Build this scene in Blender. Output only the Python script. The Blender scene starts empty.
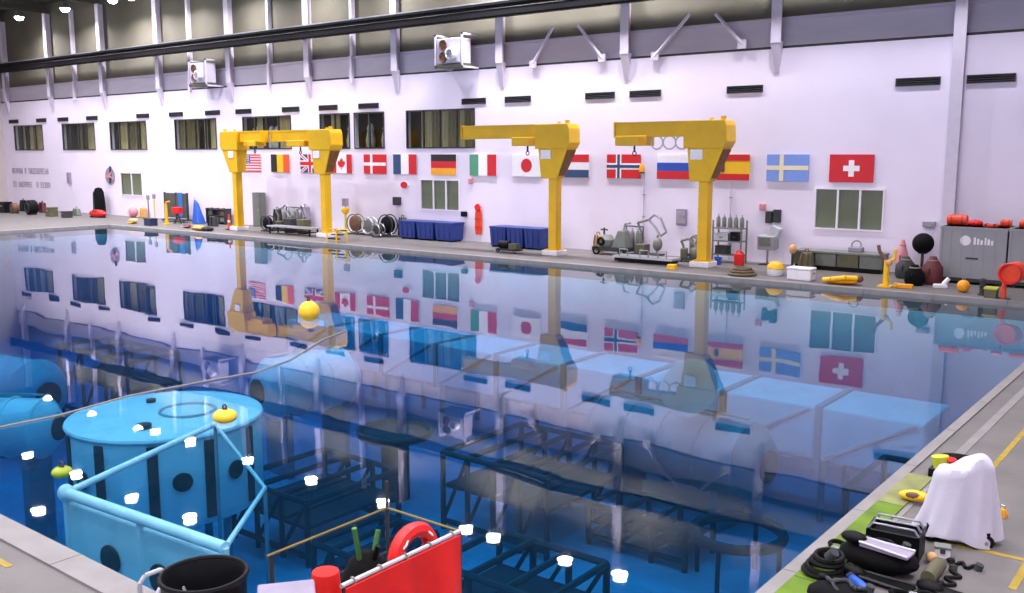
import bpy, math, random
from mathutils import Vector, Matrix
random.seed(7)
sc = bpy.context.scene
COL = sc.collection
PI = math.pi
# ------------------------------------------------------------------ camera
F, H, CX, CY = 954.0, 5.2, 512.0, 296.5
PIT, YAW = math.atan(142.5 / F), math.radians(38.05)
cam = bpy.data.cameras.new('camera')
cam.sensor_fit = 'HORIZONTAL'
cam.sensor_width = 36.0
cam.lens = 36.0 * F / 1024.0
cam.clip_end = 400
camo = bpy.data.objects.new('camera', cam)
COL.objects.link(camo)
camo.location = (0, 0, H)
camo.rotation_euler = (PI / 2 - PIT, 0, YAW)
sc.camera = camo
# ------------------------------------------------------------------ world and exposure
w = bpy.data.worlds.new('world')
sc.world = w
w.use_nodes = True
w.node_tree.nodes['Background'].inputs[0].default_value = (0.75, 0.75, 0.9, 1)
w.node_tree.nodes['Background'].inputs[1].default_value = 0.0
sc.view_settings.view_transform = 'Standard'
sc.view_settings.look = 'None'
sc.view_settings.gamma = 1.0
sc.view_settings.use_curve_mapping = False
sc.view_settings.exposure = 0.25
LAMP_W = 700.0                       # watts of one hall lamp
LAMP_COL = (0.95, 0.90, 1.0)
# ------------------------------------------------------------------ measuring: the place seen through the lens
_f = Vector((-math.sin(YAW) * math.cos(PIT), math.cos(YAW) * math.cos(PIT), -math.sin(PIT)))
_r = Vector((math.cos(YAW), math.sin(YAW), 0))
_u = _r.cross(_f)
EYE = Vector((0, 0, H))
def ray(x, y): return _f + _r * ((x - CX) / F) - _u * ((y - CY) / F)
DECK = 0.12
WALL_Y = 42.7
def at(x, y, z=DECK):
    r = ray(x, y); return EYE + r * ((z - H) / r.z)
def atY(x, y, Y=WALL_Y):
    r = ray(x, y); return EYE + r * (Y / r.y)
def ppm(p): return F / ((Vector(p) - EYE).dot(_f))
def deck(x, Y, z=DECK):               # where on the deck line Y a thing seen at column x stands
    t = (x - CX) / F
    return Vector(((t * (Y * _f.y + (z - H) * _f.z) - Y * _r.y) / (_r.x - t * _f.x), Y, z))
# ------------------------------------------------------------------ materials
def lin(c):
    if isinstance(c, str):
        c = [int(c[i:i + 2], 16) / 255 for i in (0, 2, 4)]
    return [(v / 12.92 if v <= 0.04045 else ((v + 0.055) / 1.055) ** 2.4) for v in c]
MATS = {}
def mat(name, col, rough=0.5, metal=0.0, var=0.12, scale=3.0, bump=0.0, bscale=30.0, emit=None, stretch=None):
    if name in MATS: return MATS[name]
    m = bpy.data.materials.new(name); m.use_nodes = True
    nt = m.node_tree; b = nt.nodes['Principled BSDF']
    c = lin(col)
    b.inputs['Roughness'].default_value = rough
    b.inputs['Metallic'].default_value = metal
    tc = nt.nodes.new('ShaderNodeTexCoord')
    vec = tc.outputs['Object']
    if stretch:
        mp = nt.nodes.new('ShaderNodeMapping'); mp.inputs['Scale'].default_value = stretch
        nt.links.new(vec, mp.inputs['Vector']); vec = mp.outputs['Vector']
    n = nt.nodes.new('ShaderNodeTexNoise'); n.inputs['Scale'].default_value = scale
    n.inputs['Detail'].default_value = 5
    nt.links.new(vec, n.inputs['Vector'])
    rp = nt.nodes.new('ShaderNodeValToRGB')
    rp.color_ramp.elements[0].position = 0.3; rp.color_ramp.elements[1].position = 0.7
    rp.color_ramp.elements[0].color = [v * (1 - var) for v in c] + [1]
    rp.color_ramp.elements[1].color = [min(1, v * (1 + var * 0.6)) for v in c] + [1]
    nt.links.new(n.outputs['Fac'], rp.inputs['Fac'])
    nt.links.new(rp.outputs['Color'], b.inputs['Base Color'])
    if name.startswith('black') or name == 'dark_grey': b.inputs['Specular IOR Level'].default_value = 0.15
    if bump:
        n2 = nt.nodes.new('ShaderNodeTexNoise'); n2.inputs['Scale'].default_value = bscale
        nt.links.new(vec, n2.inputs['Vector'])
        bp = nt.nodes.new('ShaderNodeBump'); bp.inputs['Strength'].default_value = bump; bp.inputs['Distance'].default_value = 0.02
        nt.links.new(n2.outputs['Fac'], bp.inputs['Height']); nt.links.new(bp.outputs['Normal'], b.inputs['Normal'])
    if emit:
        b.inputs['Emission Color'].default_value = list(emit[0]) + [1]
        b.inputs['Emission Strength'].default_value = emit[1]
    MATS[name] = m
    return m
M = {}
def dm(k, *a, **kw): M[k] = mat(k, *a, **kw)
dm('wall_white', 'E4DCEC', 0.55, var=0.05, scale=0.35)
dm('wall_band', 'C4BECB', 0.6, var=0.06, scale=0.6, stretch=(1, 1, 4))
dm('wall_upper', '625F50', 0.8, var=0.16, scale=0.5)
dm('wall_end', 'BDB3B0', 0.6, var=0.06, scale=0.5)
dm('column_paint', 'CFC8D6', 0.45, var=0.05)
dm('ceiling_grey', '3E3D35', 0.85, var=0.12, scale=0.6)
dm('truss_grey', '4A493F', 0.7)
dm('black_steel', '17171A', 0.45, var=0.2)
dm('concrete', '66635F', 0.55, var=0.16, scale=1.3, bump=0.15, bscale=14)
dm('coping', '807D7A', 0.5, var=0.14, scale=2.5, bump=0.2, bscale=20)
dm('pool_paint', 'D9E4E6', 0.6, var=0.22, scale=0.45)
dm('pool_wall', 'CBD8D8', 0.6, var=0.2, scale=0.5)
dm('mock_white', 'EAF0F0', 0.5, var=0.14, scale=1.2)
dm('mock_grey', '8FA3A6', 0.6, var=0.25, scale=1.0)
dm('mock_dark', '2E383C', 0.7, var=0.35, scale=1.2)
dm('crane_yellow', 'E3B209', 0.4, var=0.10, scale=1.2)
dm('crane_shade_brown', '7A4E20', 0.6, var=0.3, scale=4)
dm('yellow', 'F0BB10', 0.4, var=0.08)
dm('float_yellow', 'F5C021', 0.35, var=0.06)
dm('orange_yellow', 'EE9E12', 0.4, var=0.12)
dm('yellow_green', 'B8C02A', 0.5, var=0.15)
dm('line_yellow', '9C8424', 0.6, var=0.25, scale=6)
dm('red', 'D9160F', 0.45, var=0.12)
dm('orange_red', 'E2421A', 0.45, var=0.12)
dm('red_cloth', 'DD150C', 0.75, var=0.15, bump=0.2, bscale=12)
dm('pink', 'D08A92', 0.6)
dm('black_rubber', '0D0D0D', 0.55, var=0.3)
dm('black_plastic', '111214', 0.4, var=0.25)
dm('black_cloth', '0A0A0B', 0.8, var=0.3, bump=0.3, bscale=20)
dm('dark_grey', '3F4142', 0.5, var=0.2)
dm('steel', '9A9EA2', 0.35, 0.7, var=0.1)
dm('light_steel', 'BFC2C6', 0.35, 0.4, var=0.08)
dm('grey_paint', '94969A', 0.5, var=0.06, scale=1.5)
dm('grey_green', '6E746C', 0.55, var=0.15)
dm('screen_dark', '4C5048', 0.6, var=0.25, scale=2)
dm('olive', '5A583F', 0.6, var=0.2)
dm('blind', 'A8A68A', 0.55, var=0.12, scale=3, stretch=(6, 1, 0.5))
dm('curtain', 'E6D39A', 0.8, var=0.2, scale=4, stretch=(6, 1, 0.5))
dm('curtain_dark', '9A8A52', 0.8, var=0.2, scale=4, stretch=(6, 1, 0.5))
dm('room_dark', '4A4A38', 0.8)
dm('white', 'EEECEF', 0.45, var=0.05)
dm('white_plastic', 'E3E1E6', 0.4, var=0.06)
dm('white_cloth', 'BDBAC6', 0.85, var=0.05, bump=0.15, bscale=25)
dm('blue_bin', '1A3580', 0.45, var=0.12)
dm('blue', '2457B5', 0.45, var=0.1)
dm('blue_tarp', '2F6DAE', 0.6, var=0.12)
dm('dark_blue', '20304F', 0.5)
dm('turf', '5C7A12', 0.85, var=0.35, scale=2.2, bump=0.5, bscale=60)
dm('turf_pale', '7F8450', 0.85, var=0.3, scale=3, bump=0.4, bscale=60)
dm('brown', '6B4A34', 0.6, var=0.25)
dm('dark_red', '5E2426', 0.6, var=0.25)
dm('green', '3C7A3A', 0.6, var=0.2)
dm('tan', 'C79A63', 0.6)
dm('rope', '8F8474', 0.8)
dm('rope_yellow', '7A6C30', 0.7)
dm('sign_grey', '8E8698', 0.6, var=0.15)
dm('lettering', 'A59BA8', 0.6, var=0.2)
for k, c in dict(f_white='F0EEF2', f_red='CE1B26', f_blue='1D4F9E', f_navy='2A4A72', f_black='221D1D', f_yellow='F2C21B',
                 f_green='4E9470', f_gold='F1A81E', f_sky='7C9BE0', f_cream='E9E0B8', f_orange='E4572B', f_rblue='2250B8').items():
    dm(k, c, 0.5, var=0.04)
M['lens'] = mat('lens', 'FFFFFF', 0.4, emit=((1.0, 0.97, 1.0), 40.0))
def glass_mat():
    m = bpy.data.materials.new('window_glass'); m.use_nodes = True
    nt = m.node_tree; nt.nodes.clear()
    o = nt.nodes.new('ShaderNodeOutputMaterial'); mx = nt.nodes.new('ShaderNodeMixShader')
    t = nt.nodes.new('ShaderNodeBsdfTransparent'); g = nt.nodes.new('ShaderNodeBsdfGlossy'); fr = nt.nodes.new('ShaderNodeFresnel')
    t.inputs[0].default_value = (0.8, 0.84, 0.82, 1); g.inputs['Roughness'].default_value = 0.03; fr.inputs[0].default_value = 1.5
    ge = nt.nodes.new('ShaderNodeNewGeometry'); sb = nt.nodes.new('ShaderNodeMath'); sb.operation = 'SUBTRACT'; sb.inputs[0].default_value = 1.0
    ml = nt.nodes.new('ShaderNodeMath'); ml.operation = 'MULTIPLY'      # mirror only on the outer side of the surface
    nt.links.new(ge.outputs['Backfacing'], sb.inputs[1]); nt.links.new(sb.outputs[0], ml.inputs[0]); nt.links.new(fr.outputs[0], ml.inputs[1])
    nt.links.new(ml.outputs[0], mx.inputs[0]); nt.links.new(t.outputs[0], mx.inputs[1]); nt.links.new(g.outputs[0], mx.inputs[2])
    nt.links.new(mx.outputs[0], o.inputs[0]); return m
M['glass'] = glass_mat()
def water_mat():
    m = bpy.data.materials.new('pool_water'); m.use_nodes = True
    nt = m.node_tree; nt.nodes.clear()
    o = nt.nodes.new('ShaderNodeOutputMaterial'); mx = nt.nodes.new('ShaderNodeMixShader')
    t = nt.nodes.new('ShaderNodeBsdfTransparent'); g = nt.nodes.new('ShaderNodeBsdfGlossy'); fr = nt.nodes.new('ShaderNodeFresnel')
    t.inputs[0].default_value = (0.92, 0.98, 1.0, 1); g.inputs['Color'].default_value = (1, 1, 1, 1); g.inputs['Roughness'].default_value = 0.015; fr.inputs[0].default_value = 1.38
    tc = nt.nodes.new('ShaderNodeTexCoord'); n = nt.nodes.new('ShaderNodeTexNoise'); n.inputs['Scale'].default_value = 0.55; n.inputs['Detail'].default_value = 2.0
    nt.links.new(tc.outputs['Object'], n.inputs['Vector'])
    def vm(op, a, bvec):                                     # gentle ripples: tilt the surface normal by smooth noise
        q = nt.nodes.new('ShaderNodeVectorMath'); q.operation = op; nt.links.new(a, q.inputs[0])
        if bvec: q.inputs[1].default_value = bvec
        return q.outputs[0]
    x = vm('SUBTRACT', n.outputs['Color'], (0.5, 0.5, 0.5)); x = vm('MULTIPLY', x, (0.010, 0.010, 0.0)); x = vm('ADD', x, (0, 0, 1)); x = vm('NORMALIZE', x, None)
    nt.links.new(x, g.inputs['Normal'])
    ge = nt.nodes.new('ShaderNodeNewGeometry'); sb = nt.nodes.new('ShaderNodeMath'); sb.operation = 'SUBTRACT'; sb.inputs[0].default_value = 1.0
    ml = nt.nodes.new('ShaderNodeMath'); ml.operation = 'MULTIPLY'      # mirror only on the outer side of the surface
    nt.links.new(ge.outputs['Backfacing'], sb.inputs[1]); nt.links.new(sb.outputs[0], ml.inputs[0]); nt.links.new(fr.outputs[0], ml.inputs[1])
    nt.links.new(ml.outputs[0], mx.inputs[0]); nt.links.new(t.outputs[0], mx.inputs[1]); nt.links.new(g.outputs[0], mx.inputs[2])
    nt.links.new(mx.outputs[0], o.inputs[0])
    v = nt.nodes.new('ShaderNodeVolumeAbsorption'); v.inputs['Color'].default_value = (0.0, 0.605, 0.80, 1); v.inputs['Density'].default_value = 0.22
    vs = nt.nodes.new('ShaderNodeVolumeScatter'); vs.inputs['Color'].default_value = (0.25, 0.65, 1.0, 1); vs.inputs['Density'].default_value = 0.006
    ad = nt.nodes.new('ShaderNodeAddShader'); nt.links.new(v.outputs[0], ad.inputs[0]); nt.links.new(vs.outputs[0], ad.inputs[1])
    nt.links.new(ad.outputs[0], o.inputs[1])
    return m
M['water'] = water_mat()
# ------------------------------------------------------------------ mesh builder
class MB:
    def __init__(s): s.v = []; s.f = []
    def add(s, vs, fs):
        o = len(s.v); s.v += [tuple(v) for v in vs]; s.f += [tuple(i + o for i in f) for f in fs]; return s
    def box(s, c, d, rz=0, mtx=None):
        R = mtx if mtx is not None else Matrix.Rotation(rz, 3, 'Z'); c = Vector(c)
        vs = [c + R @ Vector((x * d[0] / 2, y * d[1] / 2, z * d[2] / 2)) for x in (-1, 1) for y in (-1, 1) for z in (-1, 1)]
        return s.add(vs, [(0, 1, 3, 2), (4, 6, 7, 5), (0, 4, 5, 1), (2, 3, 7, 6), (0, 2, 6, 4), (1, 5, 7, 3)])
    def b2(s, a, b):                       # box from corner to corner
        return s.box([(a[i] + b[i]) / 2 for i in range(3)], [abs(b[i] - a[i]) for i in range(3)])
    def hexa(s, bot, top):                 # two quads, each counter-clockwise seen from above
        return s.add(list(bot) + list(top), [(3, 2, 1, 0), (4, 5, 6, 7)] + [(i, (i + 1) % 4, 4 + (i + 1) % 4, 4 + i) for i in range(4)])
    def cyl(s, a, b, r, r2=None, n=12, cap=True):
        a, b = Vector(a), Vector(b); r2 = r if r2 is None else r2
        d = (b - a).normalized(); t = Vector((0, 0, 1)) if abs(d.z) < 0.9 else Vector((1, 0, 0))
        x = d.cross(t).normalized(); y = d.cross(x)
        vs = []
        for p, q in ((a, r), (b, r2)):
            for i in range(n):
                an = 2 * PI * i / n; vs.append(p + (x * math.cos(an) + y * math.sin(an)) * q)
        fs = [(i, (i + 1) % n, n + (i + 1) % n, n + i) for i in range(n)]
        if cap: fs += [tuple(range(n - 1, -1, -1)), tuple(range(n, 2 * n))]
        return s.add(vs, fs)
    def tube(s, pts, r, n=8):
        for a, b in zip(pts[:-1], pts[1:]): s.cyl(a, b, r, n=n)
        return s
    def lathe(s, prof, c=(0, 0, 0), n=24, R=None):
        c = Vector(c); vs = []; k = len(prof)
        for i in range(n):
            an = 2 * PI * i / n
            for r, z in prof:
                p = Vector((r * math.cos(an), r * math.sin(an), z)); vs.append(c + (R @ p if R else p))
        fs = []
        for i in range(n):
            j = (i + 1) % n
            for q in range(k - 1): fs.append((i * k + q, j * k + q, j * k + q + 1, i * k + q + 1))
        if prof[0][0] > 1e-6: fs.append(tuple(i * k for i in range(n - 1, -1, -1)))
        if prof[-1][0] > 1e-6: fs.append(tuple(i * k + k - 1 for i in range(n)))
        return s.add(vs, fs)
    def ball(s, c, r, sc_=(1, 1, 1), nu=16, nv=10):
        prof = [(r * math.sin(PI * i / nv) if 0 < i < nv else 0.0, -r * math.cos(PI * i / nv)) for i in range(nv + 1)]
        o = len(s.v); s.lathe(prof, (0, 0, 0), nu)
        for i in range(o, len(s.v)):
            v = s.v[i]; s.v[i] = (c[0] + v[0] * sc_[0], c[1] + v[1] * sc_[1], c[2] + v[2] * sc_[2])
        return s
    def torus(s, c, R, r, n=24, m=8, mtx=None):
        c = Vector(c); vs = []; fs = []
        for i in range(n):
            a = 2 * PI * i / n
            for j in range(m):
                b = 2 * PI * j / m
                p = Vector(((R + r * math.cos(b)) * math.cos(a), (R + r * math.cos(b)) * math.sin(a), r * math.sin(b)))
                vs.append(c + (mtx @ p if mtx else p))
                fs.append((i * m + j, ((i + 1) % n) * m + j, ((i + 1) % n) * m + (j + 1) % m, i * m + (j + 1) % m))
        return s.add(vs, fs)
    def prism(s, poly, y0, y1):            # polygon in x-z, pushed along y
        n = len(poly); vs = [(x, y0, z) for x, z in poly] + [(x, y1, z) for x, z in poly]
        return s.add(vs, [tuple(range(n)), tuple(range(2 * n - 1, n - 1, -1))] + [(i, n + i, n + (i + 1) % n, (i + 1) % n) for i in range(n)])
    def build(s, name, m, parent=None, smooth=False, bevel=0, loc=None, rz=0):
        me = bpy.data.meshes.new(name); me.from_pydata([tuple(v) for v in s.v], [], s.f); me.update()
        import bmesh
        bm = bmesh.new(); bm.from_mesh(me); bmesh.ops.recalc_face_normals(bm, faces=bm.faces); bm.to_mesh(me); bm.free()
        o = bpy.data.objects.new(name, me); COL.objects.link(o)
        me.materials.append(M[m] if isinstance(m, str) else m)
        if smooth:
            for p in me.polygons: p.use_smooth = True
            me.set_sharp_from_angle(angle=math.radians(38))
        if bevel:
            bv = o.modifiers.new('bevel', 'BEVEL'); bv.width = bevel; bv.segments = 2; bv.limit_method = 'ANGLE'
        if parent: o.parent = parent
        if loc is not None: o.location = loc
        o.rotation_euler.z = rz
        return o
def tag(o, label, cat, group=None, kind=None):
    o['label'] = label; o['category'] = cat
    if group: o['group'] = group
    if kind: o['kind'] = kind
    return o
def thing(name, label, cat, loc=(0, 0, 0), rz=0, group=None):
    o = bpy.data.objects.new(name, None); COL.objects.link(o); o.empty_display_size = 0.2
    o.location = loc; o.rotation_euler = (0, 0, rz); return tag(o, label, cat, group)
def struct(o): o['kind'] = 'structure'; return o
def copy_tree(o, parent=None):
    c = o.copy(); COL.objects.link(c)
    if parent: c.parent = parent
    for ch in list(o.children): copy_tree(ch, c)
    return c
def dup(o, loc, rz=None, label=None):
    c = copy_tree(o); c.location = loc
    if rz is not None: c.rotation_euler.z = rz
    if label: c['label'] = label
    return c
def RX(a): return Matrix.Rotation(a, 3, 'X')
def RY(a): return Matrix.Rotation(a, 3, 'Y')
def RZ(a): return Matrix.Rotation(a, 3, 'Z')
# ================================================================== THE HALL
X0, X1, Y0, ZC = -95.0, 9.0, -9.0, 18.2          # hall extents
PX0, PX1, PY0, PY1, PD = -65.6, -4.17, 5.65, 36.4, -7.0   # pool
fl = MB()
fl.b2((X0, PY1, -0.5), (X1, WALL_Y + 0.4, DECK)).b2((X0, Y0, -0.5), (X1, PY0, DECK)).b2((X0, PY0, -0.5), (PX0, PY1, DECK)).b2((PX1, PY0, -0.5), (X1, PY1, DECK))
floor = struct(fl.build('floor', 'concrete'))
pb = MB()
pb.b2((PX0 - .3, PY0 - .3, PD - .4), (PX1 + .3, PY1 + .3, PD))
struct(pb.build('pool_floor', 'pool_paint'))
pw = MB()
pw.b2((PX0 - .3, PY1, PD), (PX1 + .3, PY1 + .3, -.5)).b2((PX0 - .3, PY0 - .3, PD), (PX1 + .3, PY0, -.5)).b2((PX0 - .3, PY0, PD), (PX0, PY1, -.5)).b2((PX1, PY0, PD), (PX1 + .3, PY1, -.5))
struct(pw.build('pool_sides', 'pool_wall'))
# coping kerbs round the pool, cut in slabs
def kerb(n, a, b, axis, wdt, mname, label=None):
    L = b[axis] - a[axis]; k = max(1, int(L / 2.4)); root = None
    for i in range(k):
        p, q = list(a), list(b); p[axis] = a[axis] + L * i / k + .008; q[axis] = a[axis] + L * (i + 1) / k - .008
        m = MB().b2(p, q)
        if root is None:
            root = struct(m.build('trim_%d' % n, mname))
        else:
            m.build('kerb_slab', mname, root)
kerb(1, (PX0, PY1 - .06, -.05), (PX1, PY1 + .34, DECK + .03), 0, .4, 'coping')
kerb(2, (PX0, PY0 - .34, -.05), (PX1 + .1, PY0 + .06, DECK + .03), 0, .4, 'coping')
kerb(3, (PX1 - .06, PY0 + .06, -.05), (PX1 + .12, PY1 - .06, DECK + .03), 1, .2, 'coping')
kerb(4, (PX0 - .34, PY0, -.05), (PX0 + .06, PY1, DECK + .03), 1, .4, 'coping')
# water
wt = MB().b2((PX0 - .1, PY0 - .1, PD - .1), (PX1 + .1, PY1 + .1, 0.0))
tag(wt.build('pool_water', 'water'), 'still clear blue water filling the long indoor training pool', 'water', kind='stuff')
# far wall with window openings
UPW = [(-92.6, -87.3), (-83.6, -78.3), (-75.7, -70.4), (-66.3, -61.1), (-57.8, -52.6), (-49.5, -46.75), (-46.2, -43.6), (-41.55, -36.2)]
UZ0, UZ1 = 5.6, 7.75
LOW = [(-74.45, -71.4), (-40.45, -37.4), (-15.9, -12.95)]
LZ0, LZ1 = 1.9, 3.63
def wall_row(mb, z0, z1, holes):
    xs = [X0] + [v for h in holes for v in h] + [X1]
    for i in range(0, len(xs), 2): mb.b2((xs[i], WALL_Y, z0), (xs[i + 1], WALL_Y + .3, z1))
wm = MB(); full = lambda a, b: wm.b2((X0, WALL_Y, a), (X1, WALL_Y + .3, b))
full(-.3, LZ0); wall_row(wm, LZ0, LZ1, LOW); full(LZ1, UZ0); wall_row(wm, UZ0, UZ1, UPW); full(UZ1, 9.95)
wall = struct(wm.build('wall_far', 'wall_white'))
MB().b2((X0, WALL_Y + .12, 9.95), (X1, WALL_Y + .42, 11.35)).build('wall_band', 'wall_band', wall)
MB().b2((X0, WALL_Y + .2, 11.35), (X1, WALL_Y + .5, ZC)).build('upper_wall', 'wall_upper', wall)
struct(MB().b2((X0, WALL_Y + .002, 9.96), (X1, WALL_Y + .11, 10.06)).build('trim_5', 'dark_grey'))
struct(MB().b2((X0, WALL_Y + .002, 11.2), (X1, WALL_Y + .11, 11.3)).build('trim_6', 'wall_band'))
struct(MB().b2((X0 - .3, Y0, -.3), (X0, WALL_Y + .5, ZC)).build('wall_left', 'wall_end'))
struct(MB().b2((X1, Y0, -.3), (X1 + .3, WALL_Y + .5, ZC)).build('wall_right', 'wall_white'))
struct(MB().b2((X0, Y0 - .3, -.3), (X1, Y0, ZC)).build('wall_near', 'wall_white'))
ceil = struct(MB().b2((X0, Y0, ZC), (X1, WALL_Y + .5, ZC + .3)).build('ceiling', 'ceiling_grey'))
COLX = [-10.2, -18.0, -26.0, -34.1, -42.3, -50.4, -58.9, -67.9, -76.2, -85.0, -93.4]
for i, x in enumerate(COLX):
    MB().b2((x - .15, Y0, 17.3), (x + .15, WALL_Y, 17.55)).b2((x - .15, Y0, 18.0), (x + .15, WALL_Y, ZC)).b2((x - .05, Y0, 17.5), (x + .05, WALL_Y, 18.05)).build('roof_beam', 'truss_grey', ceil)
# wall columns
for i, x in enumerate(COLX):
    c = MB(); zb = DECK if i == 0 else 9.1
    c.b2((x - .24, WALL_Y - .34, 10.2 if i else zb), (x + .24, WALL_Y - .26, 11.35)).b2((x - .04, WALL_Y - .3, 10.2 if i else zb), (x + .04, WALL_Y + .2, 11.35))
    if i:
        c.hexa([(x - .1, WALL_Y - .06, 8.9), (x + .1, WALL_Y - .06, 8.9), (x + .1, WALL_Y, 8.9), (x - .1, WALL_Y, 8.9)],
               [(x - .24, WALL_Y - .34, 10.25), (x + .24, WALL_Y - .34, 10.25), (x + .24, WALL_Y, 10.25), (x - .24, WALL_Y, 10.25)])
    root = c.build('wall_column', 'column_paint')
    MB().b2((x - .24, WALL_Y - .34, 11.35), (x + .24, WALL_Y - .26, ZC - .9)).b2((x - .04, WALL_Y - .3, 11.35), (x + .04, WALL_Y + .25, ZC - .9)).build('upper_shaft', 'column_paint', root)
    root['kind'] = 'structure'
for j, (x, z0, z1) in enumerate([(-46.3, 9.7, 11.35), (-64.0, 9.8, 11.35), (-81.0, 9.8, 11.35), (-54.6, 9.9, 11.35)]):
    root = struct(MB().b2((x - .12, WALL_Y - .2, z0), (x + .12, WALL_Y + .15, z1)).build('wall_stud', 'column_paint'))
    MB().b2((x - .12, WALL_Y - .1, z1), (x + .12, WALL_Y + .25, ZC - .9)).build('upper_shaft', 'column_paint', root)
# diagonal braces
for a, b in [((533, 64), (553, 27)), ((602, 58), (578, 25)), ((655, 56), (690, 14)), ((742, 44), (716, 14))]:
    p, q = atY(*a, WALL_Y - .15), atY(*b, WALL_Y - .15)
    o = MB().cyl(p, q, .09, n=8).build('wall_brace', 'column_paint', None, True)
    MB().box(p, (.4, .12, .4)).build('gusset_plate', 'column_paint', o)
    struct(o)
# crane runway rail (dark beam along the upper wall)
r = thing('crane_runway_rail', 'long black runway rail running along the upper far wall', 'rail', (0, WALL_Y - .75, 12.6))
MB().b2((X0 + .1, -.16, 0), (X1 - .1, .16, .09)).b2((X0 + .1, -.16, .68), (X1 - .1, .16, .8)).b2((X0 + .1, -.03, .05), (X1 - .1, .03, .72)).build('beam', 'black_steel', r)
MB().b2((X0 + .1, -.05, .8), (X1 - .1, .05, .9)).build('rail_head', 'steel', r)
MB().tube([(X0 + .1, -.3, .4), (X1 - .1, -.3, .4)], .06).build('cable', 'black_rubber', r)
for x in COLX: MB().b2((x - .2, .1, .1), (x + .2, .6, .7)).build('bracket', 'black_steel', r)
# windows
nwin = 0
def window(x0, x1, z0, z1, mull, kind, seed):
    global nwin; nwin += 1
    rnd = random.Random(seed); y = WALL_Y; t = .07
    fr = MB()
    fr.b2((x0 - t, y - .05, z0 - t), (x0, y + .1, z1 + t)).b2((x1, y - .05, z0 - t), (x1 + t, y + .1, z1 + t)).b2((x0, y - .05, z0 - t), (x1, y + .1, z0)).b2((x0, y - .05, z1), (x1, y + .1, z1 + t))
    root = struct(fr.build('window_%d' % nwin, 'white_plastic' if kind == 'low' else 'dark_grey'))
    ws = (x1 - x0) / mull
    for i in range(mull):
        a, b = x0 + ws * i, x0 + ws * (i + 1)
        if i: MB().b2((a - .045, y - .04, z0), (a + .045, y + .1, z1)).build('mullion', 'white_plastic' if kind == 'low' else 'dark_grey', root)
        MB().b2((a + .02, y + .01, z0), (b - .02, y + .022, z1)).build('pane', 'glass', root)
        if kind == 'low':
            bl = MB(); k = 7
            for q in range(k):
                u0 = a + (b - a) * q / k
                bl.box((u0 + (b - a) / k / 2, y + .11, (z0 + z1) / 2), ((b - a) / k * .96, .02, z1 - z0), rz=.18)
            bl.build('blind', 'blind', root)
    if kind == 'up':
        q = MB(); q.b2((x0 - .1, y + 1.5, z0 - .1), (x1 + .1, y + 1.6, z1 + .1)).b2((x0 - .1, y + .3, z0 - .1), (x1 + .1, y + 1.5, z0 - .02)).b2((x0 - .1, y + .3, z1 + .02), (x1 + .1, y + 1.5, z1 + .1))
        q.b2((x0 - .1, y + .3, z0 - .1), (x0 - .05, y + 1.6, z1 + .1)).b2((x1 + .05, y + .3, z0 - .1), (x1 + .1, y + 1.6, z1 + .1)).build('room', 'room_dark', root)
        x = x0
        while x < x1 - .3:
            wd = rnd.uniform(.35, .9); k = rnd.random()
            if k < .62:
                cu = MB(); n = max(2, int(wd / .12))
                for s in range(n):
                    cu.box((x + wd * (s + .5) / n, y + .36 + .05 * (s % 2), (z0 + z1) / 2), (wd / n * 1.25, .03, z1 - z0 - .02), rz=.35 * (1 if s % 2 else -1))
                cu.build('curtain', 'curtain' if k < .42 else 'curtain_dark', root)
            elif k < .74:
                MB().lathe([(.02, 0), (.3, .05), (.34, .5), (.2, 1.1), (.25, 1.2), (.15, 1.5), (.02, 1.58)], (x + wd / 2, y + .95, z0), 12).build('white_cover', 'white', root, True)
            x += wd
    else:
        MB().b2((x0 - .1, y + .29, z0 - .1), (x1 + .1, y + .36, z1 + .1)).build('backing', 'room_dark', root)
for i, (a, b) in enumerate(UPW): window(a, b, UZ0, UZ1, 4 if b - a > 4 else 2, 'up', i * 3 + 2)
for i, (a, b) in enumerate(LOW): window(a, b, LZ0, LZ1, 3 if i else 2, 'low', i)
# slot vents
VX = [-92.6, -87.3, -83.4, -78.5, -70.7, -66.1, -61.4, -57.7, -52.5, -48.7, -44.9, -36.2, -33.0, -27.6, -24.9, -19.55, -11.8, -9.0]
v0 = None
for x in VX:
    if v0 is None:
        v0 = thing('slot_vent', 'dark slot vent high on the white far wall', 'vent', (x, WALL_Y, 8.2), 0, 'slot vents along the far wall')
        MB().b2((-.9, -.06, -.17), (.9, 0, -.13)).b2((-.9, -.06, .13), (.9, 0, .17)).b2((-.9, -.06, -.13), (-.86, 0, .13)).b2((.86, -.06, -.13), (.9, 0, .13)).build('frame', 'dark_grey', v0)
        MB().b2((-.86, -.01, -.13), (.86, 0, .13)).build('backing', 'black_plastic', v0)
        for k in range(3): MB().box((0, -.035, -.085 + .085 * k), (1.72, .05, .012), mtx=RX(.6)).build('slat', 'dark_grey', v0)
    else: dup(v0, (x, WALL_Y, 8.2))
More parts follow.
